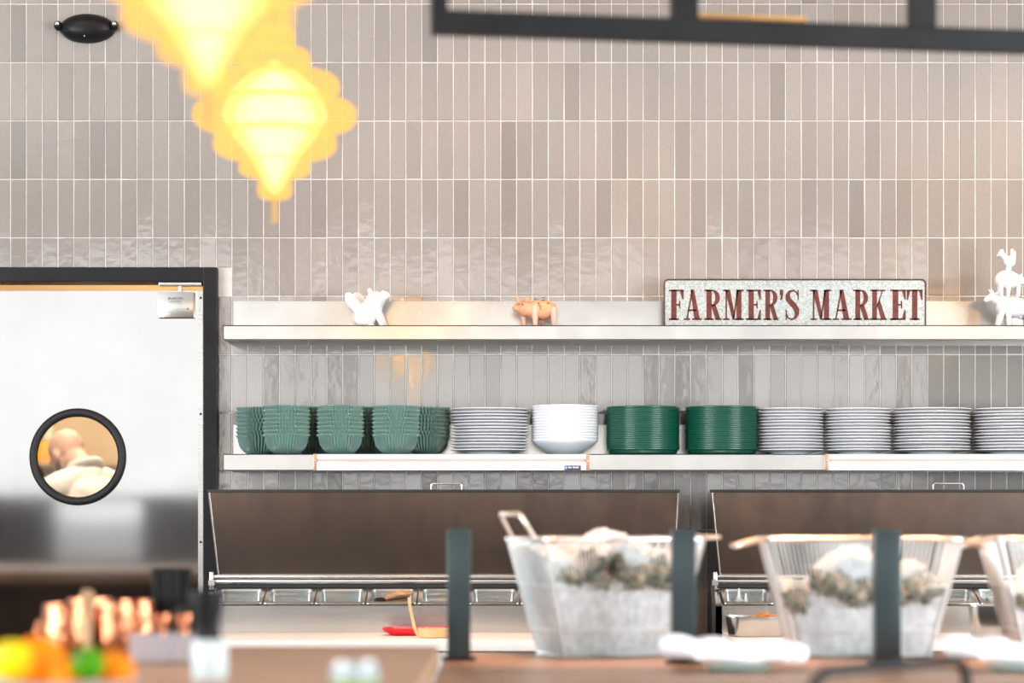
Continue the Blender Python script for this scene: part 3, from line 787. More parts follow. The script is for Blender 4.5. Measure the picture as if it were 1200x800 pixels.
# red tray with salsa
dT=7.78
t=thing('serving_tray','shallow red plastic tray on the cutting board by the tan ladle','tray',onboard(490,dT))
wt,dp=.225,.13
def tray_rings(mb,spec):
    vv=[[mb.bm.verts.new((u,v,z)) for (u,v) in rrect(w,d,r,5)] for (w,d,r,z) in spec]
    for A,B in zip(vv,vv[1:]):
        for k_ in range(len(A)):
            j=(k_+1)%len(A); mb.bm.faces.new((A[k_],A[j],B[j],B[k_]))
    return vv
mb=MB(); vv=tray_rings(mb,[(wt*.72,dp*.72,.03,0),(wt*.95,dp*.95,.035,.014),(wt,dp,.037,.022),(wt*.985,dp*.975,.036,.0225),(wt*.92,dp*.9,.034,.014),(wt*.70,dp*.68,.03,.003)])
mb.bm.faces.new(vv[0][::-1]); mb.bm.faces.new(vv[-1]); mb.build('tray',M['red'],t)
o=MB()
for i in range(60):
    a_=random.uniform(0,6.28); rr=random.uniform(0,1)**.5
    o.ell((rr*.085*math.cos(a_),rr*.045*math.sin(a_),.012+random.uniform(0,.007)),(random.uniform(.006,.012),random.uniform(.004,.008),.005),(0,0,random.uniform(0,3)),sub=1)
o=o.build('chopped_tomato',M['salsa'],None,t.location)
tag(o,'chopped pink tomato heaped in the red tray','food',kind='stuff'); o.location=Vector(t.location)+Vector((0,0,.0005))
# tan ladle
dL=7.62
t=thing('ladle','tan ladle with a tall curved handle standing beside the red tray','ladle',onboard(505,dL))
kk=dL/F
MB().lathe([(0,0),(.040,0),(.046,.003),(.050,.028),(.0485,.028),(.044,.006),(0,.004)],40,(.008,0,0),sx=.98,sy=.9).build('ladle_cup',M['tan'],t)
pts=[(-.040,0,.006),(-.050,0,.030),(-.056,0,.058),(-.062,0,.085),(-.0655,0,.105),(-.0665,0,.122)]
hb=MB()
vs=[]
for i,(x,y,z) in enumerate(pts):
    w=.010-.0009*i; h=.0045
    vs.append([hb.bm.verts.new((x+dx,y+dy,z)) for dx,dy in ((-h,-w),(h,-w),(h,w),(-h,w))])
for A,B in zip(vs,vs[1:]):
    for q_ in range(4): hb.bm.faces.new((A[q_],A[(q_+1)%4],B[(q_+1)%4],B[q_]))
hb.bm.faces.new(vs[0]); hb.bm.faces.new(vs[-1][::-1])
hb.build('ladle_handle',M['tan'],t)
# wooden handled scoop lying on the pans
c=P(462,704,8.02)
t=thing('wooden_scoop','brown wooden handled scoop lying across the pans of the left table','utensil',(c.x,c.y,1.032+.010))
MB().tube([(-.030,0,0),(-.018,0,.006),(.01,0,.014),(.045,0,.02),(.056,0,.018)],[.008,.0115,.0125,.0115,.008],10).build('handle',M['handlewood'],t)
MB().tube([(-.02,-.012,-.002),(.02,-.013,.006),(.05,-.012,.008)],[.004,.005,.004],8).build('handle_binding',M['ink'],t)
MB().ell((-.045,0,-.002),(.02,.02,.008)).build('scoop_bowl',M['blackplastic'],t)
# clear red container behind the ladle
# pan of crisp orange food
dO=7.72
def loose_pan(name,label,px,d,w,dp,h,rz=0,lid=False):
    t=thing(name,label,'pan',onboard(px,d),rz)
    mb=MB(); vv=tray_rings(mb,[(w*.80,dp*.80,.02,0),(w*.84,dp*.84,.022,.004),(w*.93,dp*.91,.024,h-.004),(w,dp,.02,h-.002),(w,dp,.02,h),(w*.91,dp*.89,.022,h),(w*.82,dp*.81,.02,.004)])
    mb.bm.faces.new(vv[0][::-1]); mb.bm.faces.new(vv[-1]); mb.build('pan_body',M['pan'],t)
    return t
t=loose_pan('hotel_pan','steel pan of orange brown food on the right cutting board',886,dO,.187,.165,.062,.08)
o=MB()
for i in range(46):
    u,v=random.uniform(-.06,.06),random.uniform(-.05,.05)
    hgt=.045+.018*math.exp(-((u-.03)**2)/.0009)+random.uniform(0,.004)
    o.ell((u,v,hgt),(random.uniform(.008,.016),random.uniform(.006,.012),random.uniform(.004,.008)),(random.uniform(-.4,.4),random.uniform(-.4,.4),random.uniform(0,3)),sub=2)
o.box((-.062,-.055,.005),(.062,.055,.045),.01)
o=o.build('fried_food',M['crisp'],None,t.location); o.rotation_euler=t.rotation_euler
tag(o,'orange brown food heaped in the low steel pan','food',kind='stuff')
dQ=7.60
t=loose_pan('deep_pan','deep steel pan on the cutting board near the right edge',1166,dQ,.160,.15,.100,-.05)
# squeeze bottles standing in the second table pans
def nozzle_bottle(px,ytip,d,label):
    tip=P(px,ytip,d); z0=1.03
    t=thing('squeeze_bottle',label,'bottle',(tip.x,tip.y,tip.z-.062),0,'white squeeze bottles')
    MB().lathe([(.0,-.05),(.022,-.05),(.022,.008),(.018,.014)],24).build('bottle',M['frost'],t)
    MB().lathe([(.021,.012),(.021,.024),(.010,.028),(.0065,.036),(.0025,.062),(0,.062)],24).build('nozzle',M['frost'],t)
nozzle_bottle(866,689,8.03,'white squeeze bottle, leftmost and tallest nozzle in right table pans')
nozzle_bottle(874,695,8.01,'white squeeze bottle with lower nozzle between two others in right table pans')
nozzle_bottle(1163,686,8.03,'white squeeze bottle behind the deep steel pan near right edge')

# ------------------------------------------------------------------ bar counters
BZ=.988
t=thing('bar_counter','lower brown wood bar counter carrying the ice baskets','counter',(0,0,0))
xb0=-.157
MB().box((xb0+.003,-4.05,BZ-.045),(3.2,-2.60,BZ),.004).build('counter_top',M['wood'],t)
MB().box((xb0+.003,-3.85,0),(3.2,-2.72,BZ-.046)).build('counter_body',M['barback'],t,smooth=None)
CZ=1.036
t=thing('bar_counter','raised tan wood bar counter carrying fruit and copper mugs','counter',(0,0,0))
MB().box((-3.0,-5.25,CZ-.05),(xb0,-3.2,CZ),.004).build('counter_top',M['wood2'],t)
MB().box((-3.0,-5.1,0),(xb0-.03,-3.32,CZ-.051)).build('counter_body',M['barback'],t,smooth=None)

# posts
def post(px,wpx,d,label):
    c=P(px,768,d); w=wpx*d/F
    t=thing('glass_post',label,'post',(c.x,c.y,BZ),0,'square metal posts on the bar')
    zt=HC-(20*d/F)-BZ
    MB().box((-w/2,-w/2,.007),(w/2,w/2,zt),.002).build('post_tube',M['postm'],t)
    MB().box((-w/2-.012,-w/2-.012,.0003),(w/2+.012,w/2+.012,.0068),.002).build('base_plate',M['black'],t)
    return t
M['postm']=mat('dark_grey_green_metal', (.050,.068,.072), .30, .55, noise_s=6, noise_a=.15)
post(538,27,5.62,'square grey metal post left of the ice baskets')
post(800.5,28,5.50,'square dark metal post in front of the left ice basket')
post(1039,30,5.50,'square dark metal post in front of the middle ice basket')

# wire baskets with ice and oysters
def lerp(a,b,t): return a+(b-a)*t
BW,BD,BH=.445,.29,.266; bw,bd=.312,.20
def at_h(f): return lerp(bw,BW,f), lerp(bd,BD,f)
def basket(px,d,rz,label,handles,sx_=1):
    c=P(px,768,d)
    t=thing('wire_basket',label,'basket',(c.x,c.y,BZ+.0005),rz,'wire ice baskets on the bar')
    t.scale=(sx_,1,1)
    zf=lambda f: .004+f*BH
    loop=lambda f,r=.03: [(x,y,zf(f)) for (x,y) in rrect(*at_h(f),r,5)]
    MB().tube(loop(1),.0055,10,True).build('rim',M['chrome'],t)
    for f in (.60,.22): MB().tube(loop(f),.0030,8,True).build('hoop',M['zinc'],t)
    MB().tube(loop(0),.004,8,True).build('base_frame',M['chrome'],t)
    wm=MB()
    nx,ny=38,24
    for i in range(nx):
        u=-1+2*(i+.5)/nx
        for s_ in (-1,1):
            wm.tube([(u*(bw/2-.02),s_*bd/2,zf(0)),(u*(BW/2-.02),s_*BD/2,zf(1))],.0015,5)
    for i in range(ny):
        u=-1+2*(i+.5)/ny
        for s_ in (-1,1):
            wm.tube([(s_*bw/2,u*(bd/2-.02),zf(0)),(s_*BW/2,u*(BD/2-.02),zf(1))],.0014,5)
    for i in range(20):
        x=lerp(-bw/2+.01,bw/2-.01,i/19); wm.tube([(x,-bd/2,zf(0)),(x,bd/2,zf(0))],.0014,5)
    wm.build('wire_mesh',M['zinc'],t)
    for sx in (-1,1):
        for sy in (-1,1): MB().tube([(sx*(bw/2-.008),sy*(bd/2-.008),zf(0)),(sx*(BW/2-.008),sy*(BD/2-.008),zf(1))],.0035,8).build('corner_wire',M['zinc'],t)
    for s_,ang in handles:
        L=.068; hw=.078
        ca,sa=math.cos(ang),math.sin(ang)
        p0=Vector((s_*BW/2,-hw,zf(1)))
        def q(l,y): return (s_*(BW/2+l*ca),y,zf(1)+l*sa)
        MB().tube([q(0,-hw),q(L*.5,-hw+.003),q(L-.008,-hw+.006),q(L,-hw+.014),q(L,hw-.014),q(L-.008,hw-.006),q(L*.5,hw-.003),q(0,hw)],.0052,8).build('handle',M['handlem'],t)
    return t
M['handlem']=mat('handle_metal',(.86,.74,.62),.3,.7,noise_s=20)
def ice_top(u,v,shape):
    # u,v in -1..1 across the basket, returns the height fraction of the basket
    z=0
    for (cu,w,h) in shape: z=max(z,h*math.exp(-((u-cu)/w)**2))
    return z*(1-.10*v*v)+.03*noise.noise(Vector((u*4,v*4,shape[0][0]*9)))
def ice(bt,shape,label):
    bm=bmesh.new(); nx,ny=44,28; zf=lambda f:.004+f*BH
    def pt(u,v,f):
        f=max(f,0.0); w,dp=at_h(min(f,1.0)); w=w/2-.006; dp=dp/2-.006
        if f>1: k_=max(.4,1-.5*(f-1)); w*=k_; dp*=k_
        return Vector((u*w,v*dp,zf(f)+.006))
    top=[]
    for i in range(nx+1):
        row=[]
        for j in range(ny+1):
            u=-1+2*i/nx; v=-1+2*j/ny
            f=max(.3,ice_top(u,v,shape)); row.append(bm.verts.new(pt(u*.985,v*.975,f)))
        top.append(row)
    for i in range(nx):
        for j in range(ny): bm.faces.new((top[i][j],top[i+1][j],top[i+1][j+1],top[i][j+1]))
    per=[(i,0) for i in range(nx)]+[(nx,j) for j in range(ny)]+[(i,ny) for i in range(nx,0,-1)]+[(0,j) for j in range(ny,0,-1)]
    prev=[top[i][j] for i,j in per]
    for s_ in range(1,9):
        t_=1-s_/8
        cur=[]
        for (i,j) in per:
            u=-1+2*i/nx; v=-1+2*j/ny; f=max(.3,ice_top(u,v,shape))
            cur.append(bm.verts.new(pt(u*.985,v*.975,f*t_)))
        n=len(cur)
        for k_ in range(n): bm.faces.new((prev[k_],prev[(k_+1)%n],cur[(k_+1)%n],cur[k_]))
        prev=cur
    bm.faces.new(prev)
    bmesh.ops.recalc_face_normals(bm,faces=bm.faces)
    for v in bm.verts:
        nn=noise.noise(v.co*70)*.006+noise.noise(v.co*140)*.003
        if v.co.z>.02: v.co-=Vector((v.co.x*.9,v.co.y*1.4,0)).normalized()*abs(nn)*.9; v.co.z+=nn*.8
    m=MB(); m.bm.free(); m.bm=bm
    for k_ in range(900):
        u=random.uniform(-.97,.97); fr=random.random()
        if fr<.55:
            f=max(.3,ice_top(u,-1,shape)); ff=random.uniform(.03,f); p=pt(u,-.97,ff)
            v=-.97
        else:
            v=random.uniform(-.97,.97); p=pt(u,v,max(.3,ice_top(u,v,shape)))
            if p.z>zf(1): p.z-=.002
        r=random.uniform(.003,.0075)
        p.x*=.978; p.y*=.972
        m.ell(p,(r,r*random.uniform(.6,1),r*random.uniform(.6,1)),(random.uniform(0,3),random.uniform(0,3),random.uniform(0,3)),sub=1)
    o=m.build('crushed_ice',M['ice'],None,bt.location,smooth=None)
    o.rotation_euler=bt.rotation_euler; o.scale=bt.scale
    return tag(o,label,'ice',kind='stuff')
def make_oyster():
    root=thing('oyster','x','oyster',(0,0,0),0,'oysters on ice')
    m=MB(); m.ell((0,0,0),(.036,.024,.013)).ell((.02,0,.001),(.022,.016,.010))
    me=blob(m,.0028,2)
    for v in me.vertices:
        v.co+=v.co.normalized()*(noise.noise(v.co*60)*.014+noise.noise(v.co*130)*.009+noise.noise(v.co*280)*.004)
    mobj('lower_shell',me,M['shell'],root)
    m=MB(); m.ell((0,0,.009),(.030,.019,.006)); me=blob(m,.0025,2)
    for v in me.vertices: v.co+=v.co.normalized()*(noise.noise(v.co*70+Vector((3,0,0)))*.010+noise.noise(v.co*170)*.007)
    mobj('upper_shell',me,M['shellin'],root)
    return root
oy=make_oyster(); first=[True]
def put_oysters(bt,shape,spots,where):
    zf=lambda f:.004+f*BH
    n=len(spots)
    for i,(u,v,extra,ty,rz,tone) in enumerate(spots):
        f=max(.3,ice_top(u,v,shape)); w,dp=at_h(min(f,1)); k_=max(.2,1-.9*max(0,f-1))
        p=Vector((u*(w/2-.01)*k_,v*(dp/2-.012)*k_,zf(f)+.006+extra))
        p.x*=bt.scale.x; p=Matrix.Rotation(bt.rotation_euler.z,3,'Z')@p+Vector(bt.location)
        lab=['leftmost','second from left','third from left','fourth from left','fifth from left','sixth from left','seventh from left'][i]
        if i==n-1: lab='rightmost'
        lab='grey green oyster, %s of those on the ice in the %s basket'%(lab,where)
        if first[0]: o=oy; first[0]=False; o.location=p; o['label']=lab
        else: o=dup(oy,p,0,lab)
        o.rotation_euler=(ty,random.uniform(-.5,.5),rz); q_=random.uniform(.95,1.35); o.scale=(q_,q_*random.uniform(.9,1.2),q_)
sh1=[(-.85,.75,.93),(-.4,.5,.96),(.0,.75,1.05),(.4,.45,.95),(.7,.55,.88)]
sh2=[(-.95,.6,.62),(-.1,.85,.92),(.6,.6,.78)]
sh3=[(-1.0,.5,.60),(-.3,.7,.95),(.5,.6,.9)]
b1=basket(709,5.82,.33,'wire ice basket left of the others with one handle raised',[(-1,1.0),(1,.05)],.90)
b2=basket(1006,5.80,0,'wire ice basket in the middle with both handles splayed outward',[(-1,-.25),(1,-.25)])
b3=basket(1268,5.80,0,'wire ice basket cut off by the right edge',[(-1,-.25),(1,-.25)])
ice(b1,sh1,'crushed ice heaped above the rim of the left basket')
ice(b2,sh2,'crushed ice mound in the middle basket')
ice(b3,sh3,'crushed ice in the basket at the right edge')
put_oysters(b1,sh1,[(-.68,-.96,-.030,1.1,.3,0),(-.48,-.96,-.022,1.2,-.5,0),(-.30,-.95,-.045,1.1,1.2,0),(-.10,-.96,-.050,1.2,1.9,0),(.22,-.96,-.055,1.1,.2,0),(.40,-.95,-.040,1.2,-.3,0),(.55,-.95,-.035,1.0,.9,0)],'left')
put_oysters(b2,sh2,[(-.85,-.97,-.02,1.1,.6,0),(-.55,-.93,-.01,.9,1.2,0),(-.28,-.97,-.06,1.1,.1,0),(-.02,-.97,-.075,1.2,-.2,0),(.42,-.97,-.03,1.1,.8,0),(.66,-.97,-.035,1.1,.2,0)],'middle')
put_oysters(b3,sh3,[(-.80,-.95,-.02,1.0,.5,0),(-.5,-.95,-.05,1.1,-.3,0)],'right edge')

# napkins on plates
def napkin(px,d,label,plabel,rz):
    c=P(px,785,d)
    pl=MB().lathe([(0,0),(.045,0),(.048,.003),(.062,.006),(.072,.011),(.0715,.013),(.060,.009),(.045,.0075),(0,.007)],56).build('side_plate',M['plate'],None,(c.x,c.y,BZ+.0004))
    tag(pl,plabel,'plate','teal plates on the bar')
    m=MB(); L=.15
    m.cap((-L*.62,0,.027),(L*.86,-.005,.026),.0175,.0185,n=26)
    m.cap((-L*.62,.02,.026),(L*.80,.02,.028),.017,.018,n=26)
    m.cap((-L*.55,-.022,.022),(L*.62,-.022,.023),.013,.014,n=22)
    m.ell((-L*.78,.0,.036),(.05,.045,.022),(0,.1,0)).ell((-L*.45,.012,.040),(.05,.034,.012),(0,-.12,.2)).ell((L*.55,.006,.038),(.055,.034,.010))
    me=blob(m,.0035,4)
    for v in me.vertices:
        v.co.z=max(.0095, v.co.z*1.18+noise.noise(Vector((v.co.x*14,v.co.y*60,v.co.z*30)))*.005)
        v.co.y+=noise.noise(Vector((v.co.x*30,5,v.co.z*70)))*.004
        v.co.z+= -.0 
    o=mobj('napkin',me,M['linen'],None,(c.x,c.y,BZ+.0085)); o.rotation_euler=(0,0,rz)
    tag(o,label,'napkin','white napkins on the bar')
napkin(865,5.22,'white folded napkin on the plate between left and middle baskets','teal plate under the napkin between left and middle baskets',-.06)
napkin(1196,5.22,'white folded napkin on the plate at the right edge','teal plate under the napkin at the right edge',-.04)

# bar stool
cl=P(942,787,4.0); cr=P(1127,772,4.28)
t=thing('bar_stool','black metal bar stool with a rounded hoop back at the bar','stool',((cl.x+cr.x)/2,(cl.y+cr.y)/2,0),math.atan2(cr.y-cl.y,cr.x-cl.x))
hw=((cr-cl).length)/2; zt=1.068
MB().tube([(-hw,-.0,.70),(-hw,-.01,zt-.06),(-hw+.012,-.01,zt-.022),(-hw+.04,-.012,zt-.004),(-hw*.4,-.03,zt),(hw*.4,-.03,zt),(hw-.03,-.012,zt),(hw-.008,-.01,zt-.010),(hw,-.01,zt-.03),(hw,0,.70)],.0092,10).build('back_hoop',M['black'],t)
MB().lathe([(0,.665),(.16,.665),(.172,.675),(.17,.695),(.15,.70),(0,.695)],40,(0,.19,0)).build('seat',M['black'],t)
for sx in (-1,1):
    for (sy,yy) in ((-1,.03),(1,.34)):
        MB().tube([(sx*.10,.19+sy*.10,.666),(sx*.19,.19+sy*.19,.0)],.011,8).build('leg',M['black'],t)
MB().tube([(sx*.155,.19+sy*.155,.26) for sx,sy in ((-1,-1),(1,-1),(1,1),(-1,1))],.008,8,True).build('foot_ring',M['black'],t)

# ------------------------------------------------------------------ left foreground: fruit, mugs, bar tools
dF_=3.7; ks=dF_/F
c=P(68,800,dF_)
bo=thing('fruit_bowl','pale footed bowl of citrus fruit at the bottom left','bowl',(c.x,c.y,CZ+.0004))
MB().lathe([(0,0),(.06,0),(.06,.005),(.05,.010),(.06,.014),(.10,.022),(.128,.037),(.125,.038),(.098,.0265),(.055,.020),(0,.019)],56).build('dish',M['white'],bo)
zb=CZ+.021
def fruit(name,m,px,py,d,r,label,kind,sx=1):
    p=P(px,py,d)
    mb=MB(); prof=[]
    n=22
    for i in range(n+1):
        a_=PI*i/n-PI/2; rr=r*math.cos(a_); zz=r*math.sin(a_)*sx
        if kind=='lemon' and abs(zz)>r*1.05: rr*= .8
        if i in (0,n): rr=0
        if kind=='orange' and i==n: zz-=r*.06
        prof.append((rr,zz))
    if kind!='orange': prof=[(0,-r*sx*1.16),(r*.14,-r*sx*1.12),(r*.22,-r*sx*1.0)]+prof[3:-3]+[(r*.22,r*sx*1.0),(r*.14,r*sx*1.12),(0,r*sx*1.16)]
    o=mb.lathe(prof,32).build('f',m,None,smooth=60)
    t=thing(name,label,'fruit',p,0,'citrus fruit in the bowl')
    o.name='peel'; o.parent=t
    s_=MB().lathe([(0,-.001),(.004,-.001),(.005,.001),(.002,.0022),(0,.0022)],10,(0,0,r*sx*(1.16 if kind!='orange' else .94))).build('stem_scar',M['shell'],t)
    t.rotation_euler=(random.uniform(.9,1.3),0,random.uniform(-1,1)) if kind!='orange' else (.4,.5,0)
fruit('lemon',M['lemon'],14,774,3.66,.0300,'yellow lemon at the far left of the fruit bowl','lemon',1.16)
fruit('orange',M['orange'],46,775,3.78,.0400,'largest orange, behind the lemon','orange')
fruit('orange',M['orange'],80,792,3.66,.0290,'orange at the front centre of the bowl, just left of the lime','orange')
fruit('lime',M['lime'],103,778,3.64,.0245,'green lime in the fruit bowl','lime',1.12)
fruit('orange',M['orange'],134,786,3.72,.0300,'orange to the right of the lime','orange')

def mug(px,d,label,r=.047,h=.108,rz=0):
    p=P(px,700,d)
    t=thing('copper_mug',label,'mug',(p.x,p.y,CZ+.0004),rz,'copper mugs')
    MB().lathe([(0,0),(r*.80,0),(r*.90,.004),(r*1.06,h*.35),(r*1.08,h*.55),(r*1.0,h*.85),(r,h),(r*.965,h),(r*.96,h*.85),(r*1.03,h*.5),(r*.85,.006),(0,.005)],48).build('cup',M['copper'],t)
    pts=[(r*.98,0,h*.80)]+[(r*1.0+.034*math.sin(PI*i/8),0,h*.80-(h*.55)*i/8) for i in range(1,8)]+[(r*1.02,0,h*.25)]
    MB().tube(pts,.0042,8).build('handle',M['copper'],t)
    return t
mug(80,4.80,'copper mug leftmost beside the fruit',rz=2.6)
mug(106,4.98,'copper mug behind the wooden muddler, half hidden',.044,.113,rz=1.2)
mug(137,4.82,'copper mug right of the wooden muddler',.040,.108,rz=1.9)
mug(160,4.97,'copper mug on the right, next to the jiggers',.036,.110,rz=1.5)
p=P(110,700,4.78)
t=thing('muddler','wooden muddler standing between the copper mugs','muddler',(p.x,p.y-.07,CZ+.0004),0)
MB().lathe([(0,0),(.016,0),(.017,.006),(.010,.03),(.0085,.09),(.009,.107),(.0125,.116),(.0135,.126),(.010,.136),(0,.139)],24).build('muddler_body',M['handlewood'],t)
# clear caddy with jiggers
p=P(192,770,4.72)
t=thing('bar_caddy','clear acrylic caddy holding three copper jiggers','caddy',(p.x,p.y,CZ+.0004))
w,dp,h=.118,.08,.056
MB().box((-w/2,-dp/2,0),(w/2,dp/2,.004)).build('base',M['clear'],t,smooth=None)
for (a_,b_) in (((-w/2,-dp/2,.004),(w/2,-dp/2+.003,h)),((-w/2,dp/2-.003,.004),(w/2,dp/2,h)),((-w/2,-dp/2+.003,.004),(-w/2+.003,dp/2-.003,h)),((w/2-.003,-dp/2+.003,.004),(w/2,dp/2-.003,h))):
    MB().box(a_,b_).build('wall',M['smoke'],t,smooth=None)
jg=thing('jigger','x','jigger',(0,0,0),0,'copper jiggers')
MB().lathe([(0,.03),(.004,.03),(.013,0),(.0145,0),(.0055,.032),(.0055,.036),(.0165,.086),(.0152,.086),(.0042,.042),(0,.041)],28).build('cups',M['copper'],jg)
MB().lathe([(.0056,.030),(.0075,.031),(.0075,.037),(.0056,.038)],20,cap0=False,cap1=False).build('collar',M['copper'],jg)
for i,(px,lab) in enumerate(((163,'copper jigger, left one in the clear caddy'),(190,'copper jigger, middle one in the clear caddy'),(215,'copper jigger, right one in the clear caddy'))):
    q=((px-600)*4.72/F,p.y,CZ+.0050)
    if i==0: jg.location=q; jg['label']=lab
    else: dup(jg,q,0,lab)
# black straws in a cup
p=P(201,700,5.02)
t=thing('straw_cup','black cup full of black straws behind the caddy','cup',(p.x,p.y,CZ+.0004))
MB().lathe([(0,0),(.028,0),(.034,.095),(.032,.095),(.0265,.004),(0,.004)],36).build('cup_body',M['blackplastic'],t)
sm=MB().tube([(0,0,0),(0,0,.168)],.0042,8).mesh('straw',40); sm.materials.append(M['blackplastic'])
for i in range(19):
    rr,a_=(0,0) if i==0 else ((.0105,i*PI/3) if i<7 else (.0205,i*PI/6))
    o=D.objects.new('straw',sm); COL.objects.link(o)
    o.location=(p.x+rr*math.cos(a_),p.y+rr*math.sin(a_),CZ+.0050); o.rotation_euler=(-.28*rr/.0205*math.sin(a_)*.35,.28*rr/.0205*math.cos(a_)*.35,0)
    tag(o,'black straw in the black cup behind the caddy','straw','black straws in the cup')
# juice pourer
p=P(246,745,4.25)
t=thing('juice_pourer','white juice pourer with a black neck and spout near the fruit','pourer',(p.x,p.y,CZ+.0004))
MB().lathe([(0,0),(.029,0),(.031,.004),(.031,.060),(.027,.068)],36).build('container',M['frost'],t)
MB().lathe([(.022,.066),(.0235,.070),(.021,.085),(.021,.110)],30,(-.004,0,0)).build('neck',M['blackplastic'],t)
sp=MB()
sp.lathe([(.0212,.086),(.0235,.100),(.0275,.120),(.0310,.140),(.0315,.152),(.0295,.152),(.0245,.115),(0,.112)],30,(-.006,0,0),cap0=True,cap1=False)
sp.tube([(.014,0,.112),(.017,0,.130),(.020,0,.148),(.018,0,.156)],.0045,8)
sp.build('spout',M['blackplastic'],t)
# small glass near the front
p=P(416,800,3.6)
t=thing('rocks_glass','small glass of yellow green drink at the front of the bar','glass',(p.x,p.y,CZ+.0004))
MB().lathe([(0,0),(.032,0),(.037,.066),(.0352,.066),(.031,.006),(0,.006)],36).build('tumbler',M['clear'],t)
MB().lathe([(0,.0065),(.0305,.0065),(.0335,.044),(0,.044)],36).build('drink',M['juice'],t)
MB().lathe([(0,.0445),(.0335,.0445),(.0345,.060),(.03,.064),(0,.066)],36).build('foam',M['foam'],t)

# ------------------------------------------------------------------ pendants
def pendant(px,ytip,d,label):
    k_=5.6/F; tip=P(px,ytip,d)
    t=thing('pendant_lamp',label,'lamp',tip,0,'tiered amber pendant lamps')
    Z=lambda y:(262-y)*k_; Rr=lambda r:r*k_
    MB().lathe([(0,0),(Rr(3.5),Z(261)),(Rr(3.8),Z(234)),(Rr(3.8),Z(231))],16).build('finial',M['shade2'],t)
    tiers=[(20,233,207),(42,207,185),(72,185,150),(96,154,116),(76,117,85),(42,84,57),(24,58,30)]
    sh=MB()
    for (r,y0,y1) in tiers:
        prof=[]; rin=r*.55; n=12
        zc=(Z(y0)+Z(y1))/2; hz=(Z(y1)-Z(y0))/2
        for i in range(n+1):
            a_=-PI/2+PI*i/n
            e_=.62
            ca=math.cos(a_); sa=math.sin(a_)
            prof.append((Rr(rin+(r-rin)*max(ca,0)**.75), zc+hz*(abs(sa)**.8)*(1 if sa>0 else -1)*1.02))
        tm=MB().lathe(prof,56).build('shade_tier',M['shade'],t,smooth='all')
    for f_,mn in ((1.0,'core'),(.76,'core2'),(.54,'core3')):
        zc_=Z(148)
        prof=[(rr*k_*f_, zc_+(Z(yy)-zc_)*(.55+.45*f_)) for rr,yy in ((0,228),(9,222),(17,205),(30,182),(48,160),(62,135),(52,108),(28,86),(0,70))]
        MB().lathe(prof,40).build('inner_diffuser',M[mn],t,smooth='all')
    MB().lathe([(0,Z(172)),(Rr(8),Z(170)),(Rr(13),Z(160)),(Rr(14),Z(150)),(Rr(10),Z(138)),(Rr(6),Z(128)),(0,Z(126))],28).build('bulb',M['bulb'],t,smooth='all')
    MB().tube([(0,0,Z(32)),(0,0,ZC-tip.z-.021)],.004,8).build('cord',M['black'],t)
    MB().lathe([(0,0),(.06,0),(.06,.02),(0,.02)],28,(0,0,ZC-tip.z-.0205)).build('canopy',M['black'],t)
    L=D.lights.new('pendant_glow','POINT'); L.energy=26; L.color=(1,.66,.34); L.shadow_soft_size=.05
    lo=D.objects.new('pendant_glow',L); COL.objects.link(lo); lo.location=tip+Vector((0,0,Z(150))); 
M['shade2']=lamp_material('amber_finial', (1,.62,.25), .85, .25)
pendant(322,262,5.6,'amber tiered glass pendant lamp, the lower smaller looking one')
pendant(1617,262,5.6,'amber tiered glass pendant lamp added unseen at the right for warm light')  # added lamp, never in view, warms the right end of the upper shelf
pendant(243,150,4.0,'amber tiered glass pendant lamp, the nearer one cut off by the top edge')

# ------------------------------------------------------------------ hanging black rack
aL=P(507,38,5.0); aR=P(1200,61,5.21)
dirv=Vector((aR.x-aL.x,aR.y-aL.y,0)); ang=math.atan2(dirv.y,dirv.x)
t=thing('hanging_rack','black metal framed glass rack hanging from the ceiling','rack',(aL.x,aL.y,aL.z),ang)
bt_=.047; Lr=1.95; Hh=.42; dpt=.30
def frame(y,name):
    f=MB().box((0,y,0),(Lr,y+.04,bt_),.003).box((0,y,Hh-bt_),(Lr,y+.04,Hh),.003)
    f.box((0,y+.001,bt_),(.03,y+.039,Hh-bt_))
    for px in (806,1097,1380):
        x=(px-507)/586*1.0*1.02
        f.box((x-.026,y+.001,bt_),(x+.026,y+.039,Hh-bt_))
    return f.build(name,M['black'],t,smooth=None)
frame(0,'front_frame'); 
MB().box((.03,.018,bt_),(Lr,.022,Hh-bt_)).build('glass_pane',M['rackpane'],t,smooth=None)
MB().box((.55,.15,.080),(.82,.20,.088),.002).build('brass_strip',M['gold'],t)
for x in (.05,Lr-.05):
    MB().box((x-.012,.008,Hh),(x+.012,.032,ZC-aL.z-.001)).build('hanger',M['black'],t,smooth=None)

# ------------------------------------------------------------------ the cook beyond the porthole
root=thing('person','bald person in a white chef coat, back turned and head bowed, seen through porthole','person',(-1.83,2.72,0),math.radians(42))
hd=MB()
hc=Vector((0,.315,1.625))
hr=Euler((-math.radians(42),0,math.radians(8))).to_matrix()
def hp_(x,y,z): return tuple(hc+hr@Vector((x,y,z)))
rot=hr.to_euler()
hd.ell(hp_(0,-.012,.028),(.076,.094,.088),rot).ell(hp_(0,.02,-.03),(.064,.074,.082),rot).ell(hp_(0,.035,-.085),(.048,.05,.035),rot)
hd.cap(hp_(0,.092,.0),hp_(0,.108,-.032),.011,.015).ell(hp_(0,.088,-.062),(.026,.012,.008),rot)        # nose, mouth
hd.ell(hp_(0,.082,.022),(.05,.016,.010),rot)                                                           # brow
for s_ in (-1,1):
    hd.ell(hp_(s_*.078,-.004,-.012),(.010,.019,.031),rot).ell(hp_(s_*.030,.086,.002),(.013,.008,.008),rot)
hd.cap(hp_(0,-.03,-.05),(0,.15,1.53),.056,.064)
